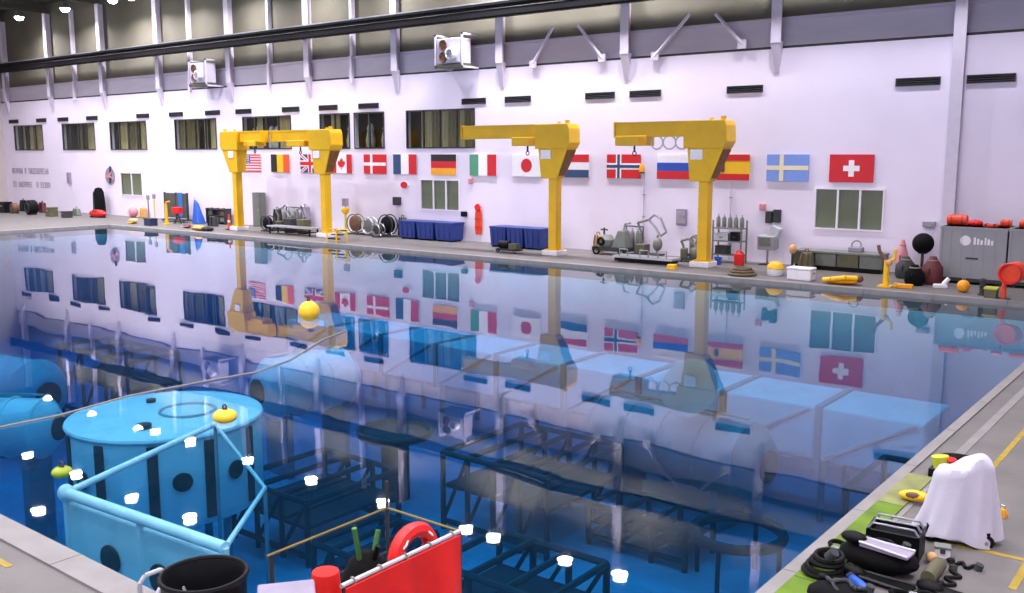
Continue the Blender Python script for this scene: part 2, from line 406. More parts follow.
# hall lamps ---------------------------------------------------------------
L0 = thing('high_bay_lamp', 'round high bay lamp hanging from the dark ceiling', 'lamp', (0, 0, 16.8), 0, 'high bay lamps')
MB().lathe([(.46, 0), (.44, .1), (.30, .36), (.16, .5), (.15, .5), (.28, .34), (.42, .1), (.44, 0)], (0, 0, 0), 20).build('reflector', 'steel', L0, True)
MB().lathe([(.001, -.30), (.17, -.26), (.30, -.15), (.37, .02), (.38, .08), (.001, .1)], (0, 0, 0), 20).build('lens', 'lens', L0, True)
MB().cyl((0, 0, .48), (0, 0, .85), .14, n=12).build('ballast', 'dark_grey', L0)
MB().cyl((0, 0, .85), (0, 0, 1.4), .02, n=6).build('hanger', 'dark_grey', L0)
def lamp_light(root, name):                                  # every lamp of the hall gives the same light
    li = bpy.data.lights.new(name, 'AREA'); li.shape = 'DISK'; li.size = .8; li.energy = LAMP_W; li.color = LAMP_COL; li.spread = math.radians(150)
    o = bpy.data.objects.new(name, li); COL.objects.link(o); o.parent = root; o.location = (0, 0, -.32)
# the rows seen overhead or mirrored in the water, then the same ceiling grid carried on over the rest of the hall
LP = [(x, 40.4) for x in (-85.2, -77.4, -70.2, -67.6, -62.8, -55.8, -48.9, -42.0, -35.0, -33.0, -28.0, -24.5, -17.0, -10.0)]
LP += [(x, 31.2) for x in (-83.4, -76.4, -69.5, -62.4, -55.5, -49.0)] + [(-57.9, 26.4)]
for yy in (21.8, 13.0, 4.0, -4.5): LP += [(x, yy) for x in (-85, -74, -63, -52, -41, -30, -19, -8, 2)]
lamps = []
for k, (x, y) in enumerate(LP):
    o = L0 if k == 0 else copy_tree(L0)
    o.location = (x, y, 16.8); lamps.append(o)
for o, (x, y) in zip(lamps, LP):
    seen = y > 40 and x < -67                                # these hang inside the picture, the others above it
    if not seen: o.name = 'high_bay_lamp_offscreen'
    lamp_light(o, 'lamp_light' if seen else 'lamp_light_offscreen')
# ================================================================== FLAGS
def star(cx, cz, r, n=5, r2=.4, rot=PI / 2):
    return [(cx + (r if i % 2 == 0 else r * r2) * math.cos(rot + PI * i / n), cz + (r if i % 2 == 0 else r * r2) * math.sin(rot + PI * i / n)) for i in range(2 * n)]
FW, FH, FZ = 2.0, 1.22, 3.96
def flag(x0, label, base, pieces, w=FW):
    t = thing('flag_panel', label, 'flag', (x0, WALL_Y - .022, FZ), 0, 'national flags on the far wall')
    MB().b2((0, -.05, 0), (w, 0, FH)).build('board', base, t)
    for i, (nm, m, shape) in enumerate(pieces):
        mb = MB(); y = -.055 - .004 * i
        if shape[0] == 'r': mb.b2((shape[1], y, shape[2]), (shape[3], -.04, shape[4]))
        elif shape[0] == 'p': mb.prism(shape[1], y, -.04)
        elif shape[0] == 'c': mb.prism([(shape[1] + shape[3] * math.cos(2 * PI * q / 24), shape[2] + shape[3] * math.sin(2 * PI * q / 24)) for q in range(24)], y, -.04)
        mb.build(nm, m, t)
    return t
def vert3(a, b, c, w=FW): return [('stripe', m, ('r', w * i / 3, 0, w * (i + 1) / 3, FH)) for i, m in enumerate((a, b, c)) if m]
def hor3(a, b, c): return [('stripe', m, ('r', 0, FH * (2 - i) / 3, FW, FH * (3 - i) / 3)) for i, m in enumerate((a, b, c)) if m]
def cross(m, t, cx=.72, name='cross'):
    return [(name, m, ('r', 0, FH / 2 - t / 2, FW, FH / 2 + t / 2)), (name, m, ('r', cx - t / 2, 0, cx + t / 2, FH))]
us = [('stripe', 'f_red', ('r', 0, FH * k / 13, FW, FH * (k + 1) / 13)) for k in range(0, 13, 2)] + [('canton', 'f_blue', ('r', 0, FH * 6 / 13, .8, FH))]
for r_ in range(4):
    for c_ in range(5): us.append(('star', 'f_white', ('p', star(.1 + .15 * c_, FH * 6 / 13 + .09 + .15 * r_, .05))))
flag(-57.9, 'flag panel with red and white stripes and a blue starred corner', 'f_white', us)
flag(-54.75, 'flag panel with black, yellow and red upright stripes', 'f_white', vert3('f_black', 'f_yellow', 'f_orange'))
uk = []
for s in (1, -1):
    for m, t in (('f_white', .13), ('f_red', .05)):
        z0, z1 = (0, FH) if s == 1 else (FH, 0)
        uk.append(('saltire', m, ('p', [(0, z0 + s * t), (0, z0), (t * 1.5, z0), (FW, z1 - s * t), (FW, z1), (FW - t * 1.5, z1)])))
uk += cross('f_white', .4, FW / 2) + cross('f_red', .24, FW / 2)
flag(-51.6, 'flag panel with red and white crosses over dark blue', 'f_navy', uk)
leaf = [(0, .36), (.07, .24), (.14, .27), (.12, .1), (.24, .2), (.26, .13), (.36, .13), (.30, .02), (.34, -.02), (.18, -.14), (.2, -.2), (.02, -.17), (.02, -.34)]
leaf = leaf + [(-x, z) for x, z in reversed(leaf[:-1])] if False else leaf + [(-x, z) for x, z in reversed(leaf) if x > 0]
flag(-48.5, 'flag panel with red side bands and a red maple leaf', 'f_white', [('band', 'f_red', ('r', 0, 0, .5, FH)), ('band', 'f_red', ('r', 1.5, 0, 2.0, FH)), ('leaf', 'f_red', ('p', [(1 + x * 1.05, .61 + z * 1.1) for x, z in leaf]))])
flag(-45.4, 'red flag panel with a white off-centre cross', 'f_red', cross('f_white', .2, .7))
flag(-42.75, 'flag panel with blue, white and red upright stripes', 'f_white', vert3('f_navy', None, 'f_red'))
flag(-39.55, 'flag panel with black, red and gold level stripes', 'f_white', hor3('f_black', 'f_red', 'f_gold'))
flag(-36.5, 'flag panel with green, white and red upright stripes', 'f_white', vert3('f_green', None, 'f_red'))
flag(-33.35, 'white flag panel with a single red disc', 'f_white', [('disc', 'f_red', ('c', 1.0, .61, .38))])
flag(-30.2, 'flag panel with red, white and blue level stripes beside the crane head', 'f_white', hor3('f_red', None, 'f_navy'))
flag(-27.08, 'red flag panel with a dark blue cross edged in white', 'f_red', cross('f_white', .32, .72) + cross('f_navy', .15, .72, 'inner_cross'))
flag(-24.1, 'flag panel with white, blue and red level stripes', 'f_white', hor3(None, 'f_rblue', 'f_red'))
flag(-21.15, 'yellow flag panel with red bands above and below', 'f_yellow', [('band', 'f_red', ('r', 0, 0, FW, FH / 4)), ('band', 'f_red', ('r', 0, FH * .75, FW, FH)), ('crest', 'brown', ('p', [(.5, .42), (.62, .36), (.74, .42), (.74, .75), (.5, .75)]))])
flag(-18.3, 'pale blue flag panel with a cream cross', 'f_sky', cross('f_cream', .2, .72))
flag(-15.35, 'red flag panel with a small white centred cross', 'f_red', [('cross', 'f_white', ('r', .62, .49, 1.34, .73)), ('cross', 'f_white', ('r', .86, .25, 1.1, .97))], 1.95)
# ================================================================== JIB CRANES
def crane(px, label, boom, sgn, tro, trolz, rot=0, loops=False, Y=39.4, heady=0):
    p = atY(px, 250, Y); loc = (p.x, Y, DECK)
    t = thing('jib_crane', label, 'crane', loc, rot, 'yellow jib cranes along the far pool edge')
    z = lambda v: v - DECK
    MB().b2((-.45, -.45, 0), (.5, .45, .26)).build('plinth', 'white_plastic', t, bevel=.03)
    MB().b2((-.36, -.36, .26), (.42, .36, .31)).build('base_plate', 'crane_yellow', t)
    col = MB().b2((-.2, -.24, .3), (.28, .24, z(4.1))).build('column', 'crane_yellow', t, bevel=.03)
    for q in range(4): MB().b2((-.21, -.25, 1.0 + q * .8), (.29, .25, 1.04 + q * .8)).build('seam', 'crane_yellow', col)
    # gusset: wide at the top, slanting in to the column
    g = MB(); d = .42
    g.hexa([(-.62 if sgn > 0 else -.36, -d * .75, z(3.98)), (.36 if sgn > 0 else .62, -d * .75, z(3.98)), (.36 if sgn > 0 else .62, d * .75, z(3.98)), (-.62 if sgn > 0 else -.36, d * .75, z(3.98))],
           [(-.72 if sgn > 0 else -1.05, -d, z(5.48)), (1.05 if sgn > 0 else .72, -d, z(5.48)), (1.05 if sgn > 0 else .72, d, z(5.48)), (-.72 if sgn > 0 else -1.05, d, z(5.48))])
    gs = g.build('head_gusset', 'crane_yellow', t, bevel=.02)
    sx = 1 if sgn > 0 else -1
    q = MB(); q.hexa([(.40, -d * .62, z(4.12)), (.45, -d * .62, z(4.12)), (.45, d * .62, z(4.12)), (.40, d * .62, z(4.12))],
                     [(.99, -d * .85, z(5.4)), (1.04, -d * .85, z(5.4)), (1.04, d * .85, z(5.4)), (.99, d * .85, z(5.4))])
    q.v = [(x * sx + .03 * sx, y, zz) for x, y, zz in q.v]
    q.build('shaded_side', 'crane_shade_brown', gs)  # brown panel added to the gusset: its side's shade put into the colour
    MB().b2((-.55 if sx > 0 else -.25, -d - .02, z(4.95)), (.05 if sx > 0 else .35, -d + .1, z(5.4))).build('label_plate', 'white', gs)
    # head block and boom
    hb = MB().prism([(-.9 * sx, z(5.45)), (1.05 * sx, z(5.45)), (1.22 * sx, z(5.75)), (1.18 * sx, z(6.45)), (1.08 * sx, z(6.68)), (-.9 * sx, z(6.68))], -d - .06, d + .06).build('head_block', 'crane_yellow', t, bevel=.03)
    bm_ = MB(); e = -boom * sx
    bm_.b2((-.9 * sx, -.28, z(6.58)), (e, .28, z(6.68))).b2((-.9 * sx, -.24, z(6.02)), (e, -.18, z(6.62))).b2((-.9 * sx, .18, z(6.02)), (e, .24, z(6.62))).b2((-.9 * sx, -.28, z(5.98)), (e, .28, z(6.06)))
    bo = bm_.build('boom', 'crane_yellow', t)
    MB().b2((e, -.3, z(5.95)), (e - .08 * sx, .3, z(6.7))).build('end_plate', 'crane_yellow', bo)
    a, b = tro
    tr = MB().b2((-a * sx, -.4, z(trolz)), (-b * sx, .4, z(6.05))).build('hoist_trolley', 'crane_yellow', t, bevel=.04)
    MB().b2((-(b + .05) * sx if b < a else -(a + .05) * sx, -.43, z(trolz + .05)), (-(b + .4) * sx, .43, z(5.98))).build('motor_cover', 'orange_yellow', tr)
    hk = MB().cyl((-(a + b) / 2 * sx, 0, z(trolz)), (-(a + b) / 2 * sx, 0, z(trolz - .25)), .05, n=8)
    hk.torus((-(a + b) / 2 * sx, 0, z(trolz - .36)), .1, .03, 12, 6, RX(PI / 2)); hk.build('hook', 'dark_grey', tr)
    MB().cyl((.9 * sx, -.2, z(6.68)), (.9 * sx, -.2, z(6.85)), .12).build('cap', 'crane_yellow', hb)
    MB().cyl((.2 * sx, .1, z(6.68)), (.2 * sx, .1, z(6.8)), .09).build('cap', 'crane_yellow', hb)
    if loops:
        for k in range(3):
            MB().torus((-2.45 + .65 * k, -.1, z(5.72)), .30, .035, 18, 6, RX(PI / 2) @ RY(.2 * k)).build('cable_loop', 'light_steel', bo)
    return t
crane(703, 'yellow jib crane with looped cables under its short boom', 4.6, 1, (4.55, 2.85), 5.58, 0, True)
crane(554, 'yellow jib crane with long slim boom over the blue, white and red flags', 5.9, 1, (2.45, .95), 5.6)
crane(327, 'yellow jib crane standing between the maple leaf and crossed flags', 4.9, 1, (3.2, 1.4), 5.65, -.03)
crane(240, 'yellow jib crane with its head before the starred striped flag', 3.4, -1, (3.0, 1.6), 5.7, -.08)
# ================================================================== WALL FITTINGS
def fan_unit(px0, px1, label):
    y = WALL_Y - .95; xa, xb = atY(px0, 60, y).x, atY(px1, 60, y).x; x = (xa + xb) / 2
    t = thing('unit_heater', label, 'heater', (x, y, 9.9), 0, 'heater units high on the far wall')
    MB().b2((-.85, -.5, .35), (.85, .5, 1.75)).build('housing', 'wall_band', t, bevel=.05)
    for z in (.72, 1.38):
        g = MB().torus((-.35, -.52, z), .27, .05, 20, 6, RX(PI / 2)).build('fan_ring', 'brown', t, True)
        MB().cyl((-.35, -.53, z), (-.35, -.5, z), .26, n=20).build('fan_disc', 'dark_red', g)
        b = MB()
        for k in range(5): b.box((-.35 + .13 * math.cos(k * 2 * PI / 5), -.545, z + .13 * math.sin(k * 2 * PI / 5)), (.22, .015, .08), mtx=RY(-k * 2 * PI / 5))
        b.build('blade', 'brown', g)
    MB().lathe([(.3, 0), (.34, .35), (.24, .4), (.24, .05)], (.42, -.5, .85), 18, RX(PI / 2)).build('outlet', 'white', t, True)
    MB().b2((-1.0, -.55, .18), (1.0, .6, .3)).build('shelf', 'olive', t)
    for s in (-1, 1):
        MB().b2((s * 1.0 - .05, -.5, .1), (s * 1.0 + .05, -.4, 2.0)).b2((s * 1.0 - .05, -.5, 1.9), (s * 1.0 + .05, .95, 2.0)).b2((s * 1.0 - .05, -.5, .1), (s * 1.0 + .05, .95, .2)).build('bracket', 'column_paint', t)
fan_unit(191, 214, 'grey unit heater bracketed high on the wall beyond the paired cranes')
fan_unit(442, 466, 'grey unit heater with brown fans above the gold, red and black flag')
# orange rescue board
p = deck(478.5, WALL_Y - .1)
t = thing('rescue_board', 'orange rescue board with red head pad hung on the white wall', 'rescue board', (p.x, WALL_Y - .09, .55))
MB().prism([(-.2, 0), (.2, 0), (.24, .3), (.24, 1.2), (.18, 1.45), (-.18, 1.45), (-.24, 1.2), (-.24, .3)], -.04, .04).build('board', 'orange_red', t, bevel=.01)
MB().lathe([(.001, 0), (.2, 0), (.22, .04), (.2, .08), (.001, .08)], (0, -.04, 1.58), 18, RX(PI / 2)).build('head_pad', 'red', t, True)
for z in (.4, .9): MB().b2((-.25, -.06, z), (.25, -.03, z + .06)).build('strap', 'red', t)
def wall_box(px, py, w_, h_, d_, name, label, cat, m, front=None, fm=None):
    q = atY(px, py, WALL_Y - .01)
    t = thing(name, label, cat, (q.x, WALL_Y, q.z - h_ / 2))
    MB().b2((-w_ / 2, -d_, 0), (w_ / 2, -.002, h_)).build('body', m, t, bevel=.01)
    MB().b2((-w_ * .4, -d_ - .015, h_ * .12), (w_ * .4, -d_ + .005, h_ * .88)).build(front or 'cover', fm or m, t)
    MB().cyl((w_ * .3, -d_ - .03, h_ * .5), (w_ * .3, -d_, h_ * .5), min(w_, h_) * .06, n=8).build('latch', 'dark_grey', t)
    return t
wall_box(682, 217, .55, .8, .12, 'wall_sign', 'grey upright notice plate on wall between two cranes', 'sign', 'sign_grey', 'plate', 'lettering')
wall_box(70, 178, .45, .95, .2, 'wall_box', 'dark grey narrow cabinet on wall near faint lettering', 'cabinet', 'sign_grey')
wall_box(465, 214, .35, .3, .2, 'wall_phone', 'small black wall phone beside the orange rescue board', 'phone', 'black_plastic')
wall_box(471, 181, .3, .3, .1, 'alarm_box', 'small pink alarm box above the orange rescue board', 'alarm', 'pink')
wall_box(398, 201, .55, .5, .22, 'hose_box', 'small grey wall box above the black hose reel', 'box', 'dark_grey')
wall_box(770, 217, .3, .55, .22, 'speaker_box', 'dark slim speaker of a pair on wall by pale blue flag', 'speaker', 'dark_grey')
wall_box(778, 216, .32, .6, .22, 'speaker_box', 'dark wider speaker of a pair on wall by pale blue flag', 'speaker', 'dark_grey')
wall_box(763, 207, .3, .3, .1, 'alarm_box', 'small red alarm box above the pair of wall speakers', 'alarm', 'pink')
wall_box(930, 224, .5, .22, .25, 'exit_light', 'small grey lamp box on wall beside grey containers', 'lamp', 'grey_paint')
q = atY(405, 185, WALL_Y)
t = thing('oval_sign', 'small red and white oval sign under the upright striped flag', 'sign', (q.x, WALL_Y - .03, q.z))
MB().lathe([(.001, 0), (.36, 0), (.36, .05), (.001, .05)], (0, 0, 0), 20, Matrix.Scale(.7, 3, (0, 0, 1)) @ RX(PI / 2)).build('plate', 'f_white', t)
MB().lathe([(.001, 0), (.3, 0), (.3, .05), (.001, .05)], (0, -.02, 0), 20, Matrix.Scale(.7, 3, (0, 0, 1)) @ RX(PI / 2)).build('red_field', 'f_red', t)
# faint lettering on the wall, two rows
q0 = atY(12, 170, WALL_Y); q1 = atY(50, 170, WALL_Y); q2 = atY(30, 184, WALL_Y)
t = thing('wall_lettering', 'faint grey lettering in two rows on the white wall', 'lettering', (q0.x, WALL_Y - .012, q2.z - .3))
rn = random.Random(4); L = q1.x - q0.x
for row, zz in ((0, 0), (1, q0.z - q2.z)):
    x = .1
    while x < L - .4:
        wd = rn.uniform(.22, .34)
        if rn.random() < .86:
            m = MB().b2((x, -.01, zz), (x + .07, .01, zz + .5)); k = rn.randrange(4)
            if k != 1: m.b2((x, -.01, zz + .43), (x + wd, .01, zz + .5))
            if k != 2: m.b2((x, -.01, zz), (x + wd, .01, zz + .07))
            if k != 3: m.b2((x + wd - .07, -.01, zz), (x + wd, .01, zz + .5))
            if k != 0: m.b2((x, -.01, zz + .22), (x + wd, .01, zz + .28))
            m.build('letter', 'lettering', t)
        x += wd + .1
# round emblem on the wall
q = atY(110.5, 176, WALL_Y)
t = thing('wall_emblem', 'round blue emblem with red wing and white band on the wall', 'emblem', (q.x, WALL_Y - .03, q.z))
MB().lathe([(.001, 0), (.72, 0), (.72, .03), (.001, .03)], (0, .0, 0), 28, RX(PI / 2)).build('disc', 'sign_grey', t)
MB().prism([(-.85, -.15), (-.2, .12), (.5, .5), (.1, .02), (.75, -.3), (0, -.12)], -.06, -.02).build('wing', 'pink', t)
MB().prism([(-.15, -.6), (.2, -.6), (.3, .75), (0, .85)], -.05, -.02).build('band', 'dark_blue', t)
for a, b, lab in (((958, 100), (950, 215), 'x'),):
    pass
# conduit pipes down the wall
for px, z0, z1, lab in ((643, DECK, 4.25, 'thin pale conduit pipe running down wall beneath an orange lamp'), (729, DECK, 3.9, 'thin grey conduit pipe running down wall below yellow and red flag')):
    q = deck(px, WALL_Y)
    t = thing('conduit_pipe', lab, 'pipe', (q.x, WALL_Y - .05, z0))
    MB().cyl((0, 0, 0), (0, 0, z1 - z0), .03, n=8).build('pipe', 'wall_band', t, True)
    for k in range(3): MB().b2((-.06, -.04, .8 + k * 1.1), (.06, .045, .85 + k * 1.1)).build('clip', 'steel', t)
q = atY(643, 168, WALL_Y)
t = thing('beacon_lamp', 'small amber beacon on the wall beside the blue-crossed red flag', 'lamp', (q.x, WALL_Y - .12, q.z - .2))
MB().b2((-.1, -.05, -.06), (.1, .11, 0)).build('bracket', 'dark_grey', t)
MB().lathe([(.13, 0), (.13, .25), (.08, .36), (.001, .38)], (0, 0, 0), 14).build('dome', 'orange_yellow', t, True)
# ================================================================== FAR DECK
def wheel(mb_parent, c, R, r=.05, axis='y', m='black_rubber', spokes=5, hub='steel'):
    mt = RX(PI / 2) if axis == 'y' else RY(PI / 2)
    o = MB().torus(c, R, r, 20, 6, mt).build('wheel', m, mb_parent, True)
    s = MB(); c = Vector(c)
    for k in range(spokes):
        a = 2 * PI * k / spokes; d = mt @ Vector((math.cos(a), math.sin(a), 0)); s.cyl(c, c + d * R, .012, n=5)
    s.cyl(c + (mt @ Vector((0, 0, -.05))), c + (mt @ Vector((0, 0, .05))), R * .2 + .01, n=10); s.build('hub', hub, o)
    return o
# blue tubs: three to a row
def tub(loc, w_, h_, d_, label, group):
    t = thing('storage_tub', label, 'tub', loc, 0, group)
    MB().hexa([(-w_ * .45, -d_ * .45, .08), (w_ * .45, -d_ * .45, .08), (w_ * .45, d_ * .45, .08), (-w_ * .45, d_ * .45, .08)],
              [(-w_ / 2, -d_ / 2, h_ - .1), (w_ / 2, -d_ / 2, h_ - .1), (w_ / 2, d_ / 2, h_ - .1), (-w_ / 2, d_ / 2, h_ - .1)]).build('body', 'blue_bin', t, bevel=.03)
    MB().b2((-w_ * .52, -d_ * .52, h_ - .1), (w_ * .52, d_ * .52, h_)).build('lid', 'blue_bin', t, bevel=.02)
    for k in (-.3, 0, .3): MB().b2((k * w_ - .04, -d_ * .5 - .01, .2), (k * w_ + .04, -d_ * .42, h_ - .1)).build('rib', 'blue_bin', t)
    for s in (-1, 1): MB().b2((s * w_ * .35 - .06, -d_ * .4, 0), (s * w_ * .35 + .06, d_ * .4, .08)).build('skid', 'black_plastic', t)
    return t
for x0, x1, Y, h_, g, labs in ((404, 459, 41.9, 1.12, 'blue tubs under the shuttered window', ['blue lidded storage tub under window, end one by the wall phone', 'blue lidded storage tub under window, middle of its row', 'blue lidded storage tub under window, end one by the black hose reel']),
                          (495, 547, 41.3, 1.15, 'blue tubs beside the long-boomed crane', ['blue lidded storage tub next to the crane column', 'blue lidded storage tub, middle one beside the crane', 'blue lidded storage tub, end one facing the orange rescue board'])):
    A, B = deck(x0, Y).x, deck(x1, Y).x; wd = (B - A) / 3
    for k in range(3): tub((A + wd * (k + .5), Y, DECK), wd * .92, h_, 1.1, labs[2 - k], g)
# grey containers at the right
cA, cB = deck(943, 41.2).x, deck(1008, 41.2).x
def container(xa, xb, label, mark):
    wd = xb - xa; t = thing('equipment_container', label, 'container', ((xa + xb) / 2, 41.4, DECK), 0, 'grey containers by the wall')
    h_ = 2.25
    bd = MB().b2((-wd / 2, -1.0, .14), (wd / 2, 1.0, h_)).build('body', 'grey_paint', t, bevel=.03)
    MB().b2((-wd / 2 - .03, -1.04, h_ - .1), (wd / 2 + .03, 1.04, h_)).build('top_rim', 'grey_paint', t)
    MB().b2((-wd / 2, -1.03, .1), (wd / 2, -.95, .24)).build('base_rail', 'dark_grey', t)
    for s in (-1, 1):
        MB().b2((s * wd * .42 - .12, -.9, 0), (s * wd * .42 + .12, .9, .14)).build('skid', 'dark_grey', t)
        MB().b2((s * (wd / 2 - .04) - .04, -1.03, .2), (s * (wd / 2 - .04) + .04, -.98, h_)).build('corner_post', 'grey_paint', t)
    for k in range(1, 6): MB().b2((-wd / 2 + wd * k / 6 - .012, -1.012, .3), (-wd / 2 + wd * k / 6 + .012, -1.0, h_ - .15)).build('seam', 'grey_paint', t)
    MB().b2((-.22, -1.05, 1.0), (.22, -1.0, 1.06)).build('latch', 'dark_grey', t)
    if mark:
        MB().lathe([(.001, 0), (.2, 0), (.2, .012), (.001, .012)], (-.28, -1.0, 1.72), 16, RX(PI / 2)).build('round_mark', 'white', t)
        m = MB()
        for k in range(6): m.b2((.02 + k * .125, -1.012, 1.58), (.1 + k * .125, -1.0, 1.86 - .05 * (k % 3)))
        m.build('white_marking', 'white', t)
container(cA, cB, 'large grey steel container with white markings on its front', True)
cC = deck(1010, 41.2).x
container(cC, cC + 2.9, 'plain grey steel container beside the marked one', False)
ztop = DECK + 2.25
def roll(x, y, hx, r, label):
    t = thing('rescue_float', label, 'float', (x, y, ztop))
    MB().cyl((-hx, 0, r + .012), (hx, 0, r + .012), r, n=16).build('roll', 'orange_red', t, True)
    for q in (-.55, .55): MB().torus((q * hx, 0, r + .012), r, .012, 16, 5, RY(PI / 2)).build('strap', 'dark_red', t)
roll(cA + .42, 41.1, .36, .21, 'thick orange-red rolled float lying on the marked container')
t = thing('rescue_float', 'short dark red bundle lying between orange floats on container', 'float', (cA + 1.1, 41.0, ztop))
MB().ball((0, 0, .135), .25, (1.2, .8, .54), 14, 8).build('bundle', 'red', t, True); MB().torus((0, 0, .135), .25, .012, 16, 5, Matrix.Diagonal((1, .8, .54)) @ RY(PI / 2)).build('strap', 'dark_red', t)
t = thing('rescue_board', 'flat orange board lying along the container top', 'rescue board', (cA + 1.69, 40.95, ztop))
MB().b2((-.27, -.2, 0), (.27, .2, .12)).build('board', 'orange_red', t, bevel=.04)
for q in (-.16, .16): MB().b2((q - .04, -.21, 0), (q + .04, .21, .13)).build('strap', 'dark_red', t)
roll(cB - .21, 41.1, .19, .15, 'orange-red rolled float at the container end beyond the flat board')
roll(cC + .6, 41.1, .4, .16, 'orange-red rolled float on top of the plain container')
# long low bench under the big window
p, q = deck(796, 41.8), deck(884, 41.8)
t = thing('low_bench', 'long low grey-green bench cabinet under the three-pane window', 'bench', ((p.x + q.x) / 2, 41.9, DECK)); L = q.x - p.x
MB().b2((-L / 2, -.55, .75), (L / 2, .55, .85)).build('top', 'grey_green', t, bevel=.02)
for k in range(4): MB().b2((-L / 2 + L * k / 4 + .03, -.48, .2), (-L / 2 + L * (k + 1) / 4 - .03, .5, .74)).build('drawer_unit', 'grey_green' if k % 2 else 'olive', t)
MB().b2((-L / 2 + .05, -.4, 0), (L / 2 - .05, .5, .2)).build('plinth', 'black_plastic', t)
# equipment frames: tubular suit stands
def suit_stand(loc, rz, label, s=1.0, tall=1.9):
    t = thing('suit_stand', label, 'equipment stand', loc, rz, 'grey equipment stands on the far deck')
    h_ = tall
    MB().b2((-.6 * s, -.4, .1), (.6 * s, .4, .16)).build('base', 'dark_grey', t)
    for x in (-.5, .5):
        for y in (-.32, .32): MB().torus((x * s, y, .07), .05, .025, 10, 5, RX(PI / 2)).build('caster', 'black_rubber', t)
    MB().tube([(-.4 * s, 0, .15), (-.32 * s, 0, h_ * .55), (-.5 * s, 0, h_ * .78), (0, 0, h_ * .86)], .06).build('mast', 'grey_green', t, True)
    MB().tube([(0, 0, h_ * .86), (.25 * s, 0, h_ * .98), (.55 * s, 0, h_ * .9), (.8 * s, 0, h_ * .6), (.55 * s, 0, h_ * .5), (.3 * s, 0, h_ * .7), (0, 0, h_ * .86)], .06).build('arm', 'steel', t, True)
    MB().tube([(.4 * s, 0, .15), (.42 * s, 0, h_ * .52)], .05).build('strut', 'steel', t, True)
    MB().ball((.42 * s, 0, h_ * .3), .28, (.9, .8, 1.2), 12, 8).build('pack', 'grey_green', t, True)
    MB().b2((-.5 * s, -.3, .16), (-.05 * s, .3, .62)).build('drawer_box', 'olive', t, bevel=.03)
    return t
suit_stand(deck(648, 41.6), 0, 'tall grey stand with bent arm on a castered base, by notice plate', 1.25, 2.15)
p = deck(613, 41.4)
t = thing('compressor_cart', 'low grey machine cart with black wheel and upright valve', 'cart', p)
MB().b2((-1.0, -.45, .2), (1.0, .45, .4)).build('bed', 'dark_grey', t)
for x in (-.75, .75): wheel(t, (x, -.42, .2), .18)
MB().lathe([(.001, 0), (.36, 0), (.4, .1), (.4, .35), (.2, .6), (.001, .62)], (-.35, 0, .4), 16).build('tank', 'grey_green', t, True)
MB().cyl((-.55, 0, .95), (-.55, 0, 1.35), .05).cyl((-.75, 0, 1.25), (-.35, 0, 1.25), .04).build('valve', 'dark_grey', t)
MB().torus((-.45, -.46, .68), .16, .07, 16, 8, RX(PI / 2)).build('flywheel', 'black_rubber', t, True)
MB().hexa([(.1, -.35, .4), (.95, -.35, .4), (.95, .35, .4), (.1, .35, .4)], [(.4, -.25, 1.25), (.8, -.25, 1.25), (.8, .25, 1.25), (.4, .25, 1.25)]).build('housing', 'grey_green', t, bevel=.03)
MB().tube([(.6, 0, 1.2), (.7, 0, 1.6), (1.0, 0, 1.65)], .05).build('pipe', 'steel', t)
# long low flat dolly in front
p, q = deck(617, 39.2), deck(676, 39.2)
t = thing('flat_dolly', 'long flat grey dolly with side hoops at the pool edge', 'dolly', ((p.x + q.x) / 2, 39.2, DECK)); L = q.x - p.x
MB().b2((-L / 2, -.45, .2), (L / 2, .45, .3)).build('bed', 'light_steel', t)
MB().b2((-L / 2 + .1, -.4, .05), (L / 2 - .1, .4, .2)).build('chassis', 'black_plastic', t)
for s in (-.3, .05, .35):
    MB().tube([(s * L - .25, -.42, .3), (s * L - .25, -.42, .62), (s * L + .2, -.42, .62), (s * L + .2, -.42, .3)], .03).build('hoop', 'steel', t)
for x in (-.4, .4):
    for y in (-.3, .3): MB().torus((x * L, y, .09), .065, .025, 12, 5, RX(PI / 2)).build('caster', 'black_rubber', t)
# bits beside crane
suit_stand(deck(688, 41.0), .4, 'short stand with grey pack beside the looped-cable crane', .7, 1.25)
# equipment rack with red box
p, q = deck(714, 41.6), deck(742, 41.6); L = q.x - p.x
t = thing('gear_rack', 'dark steel gear rack with shelves behind the looped-cable crane', 'rack', ((p.x + q.x) / 2, 41.7, DECK))
for x in (-L / 2, L / 2):
    for y in (-.3, .3): MB().b2((x - .03, y - .03, 0), (x + .03, y + .03, 2.0)).build('post', 'grey_green', t)
for z in (.35, 1.0, 1.6): MB().b2((-L / 2, -.33, z), (L / 2, .33, z + .05)).build('shelf', 'grey_green', t)
rackx = (p.x + q.x) / 2
for x, z, wd, h_, m, lab in ((-.3, .4, .6, .4, 'dark_grey', 'dark grey crate on the low shelf of the steel rack'), (-.3, 1.05, .7, .35, 'light_steel', 'light grey case on the middle shelf of the steel rack'), (.35, 1.05, .4, .42, 'black_plastic', 'black case on the middle shelf of the steel rack')):
    o = thing('gear_case', lab, 'case', (rackx + x, 41.65, DECK + z))
    MB().b2((-wd / 2, -.25, 0), (wd / 2, .25, h_ * .75)).build('body', m, o, bevel=.02); MB().b2((-wd / 2 - .01, -.26, h_ * .77), (wd / 2 + .01, .26, h_)).build('lid', m, o, bevel=.02)
    MB().b2((-.08, -.28, h_ * .4), (.08, -.25, h_ * .5)).build('handle', 'dark_grey', o)
for k in range(5):
    o = thing('air_bottle', 'small dark air bottle standing on the rack top shelf', 'bottle', (rackx - .6 + .3 * k, 41.7, DECK + 1.65), 0, 'air bottles on the rack')
    MB().lathe([(.09, 0), (.1, .05), (.1, .42), (.04, .52), (.001, .53)], (0, 0, 0), 12).build('cylinder', 'grey_green', o, True); MB().cyl((0, 0, .5), (0, 0, .62), .03, n=8).build('valve', 'steel', o)
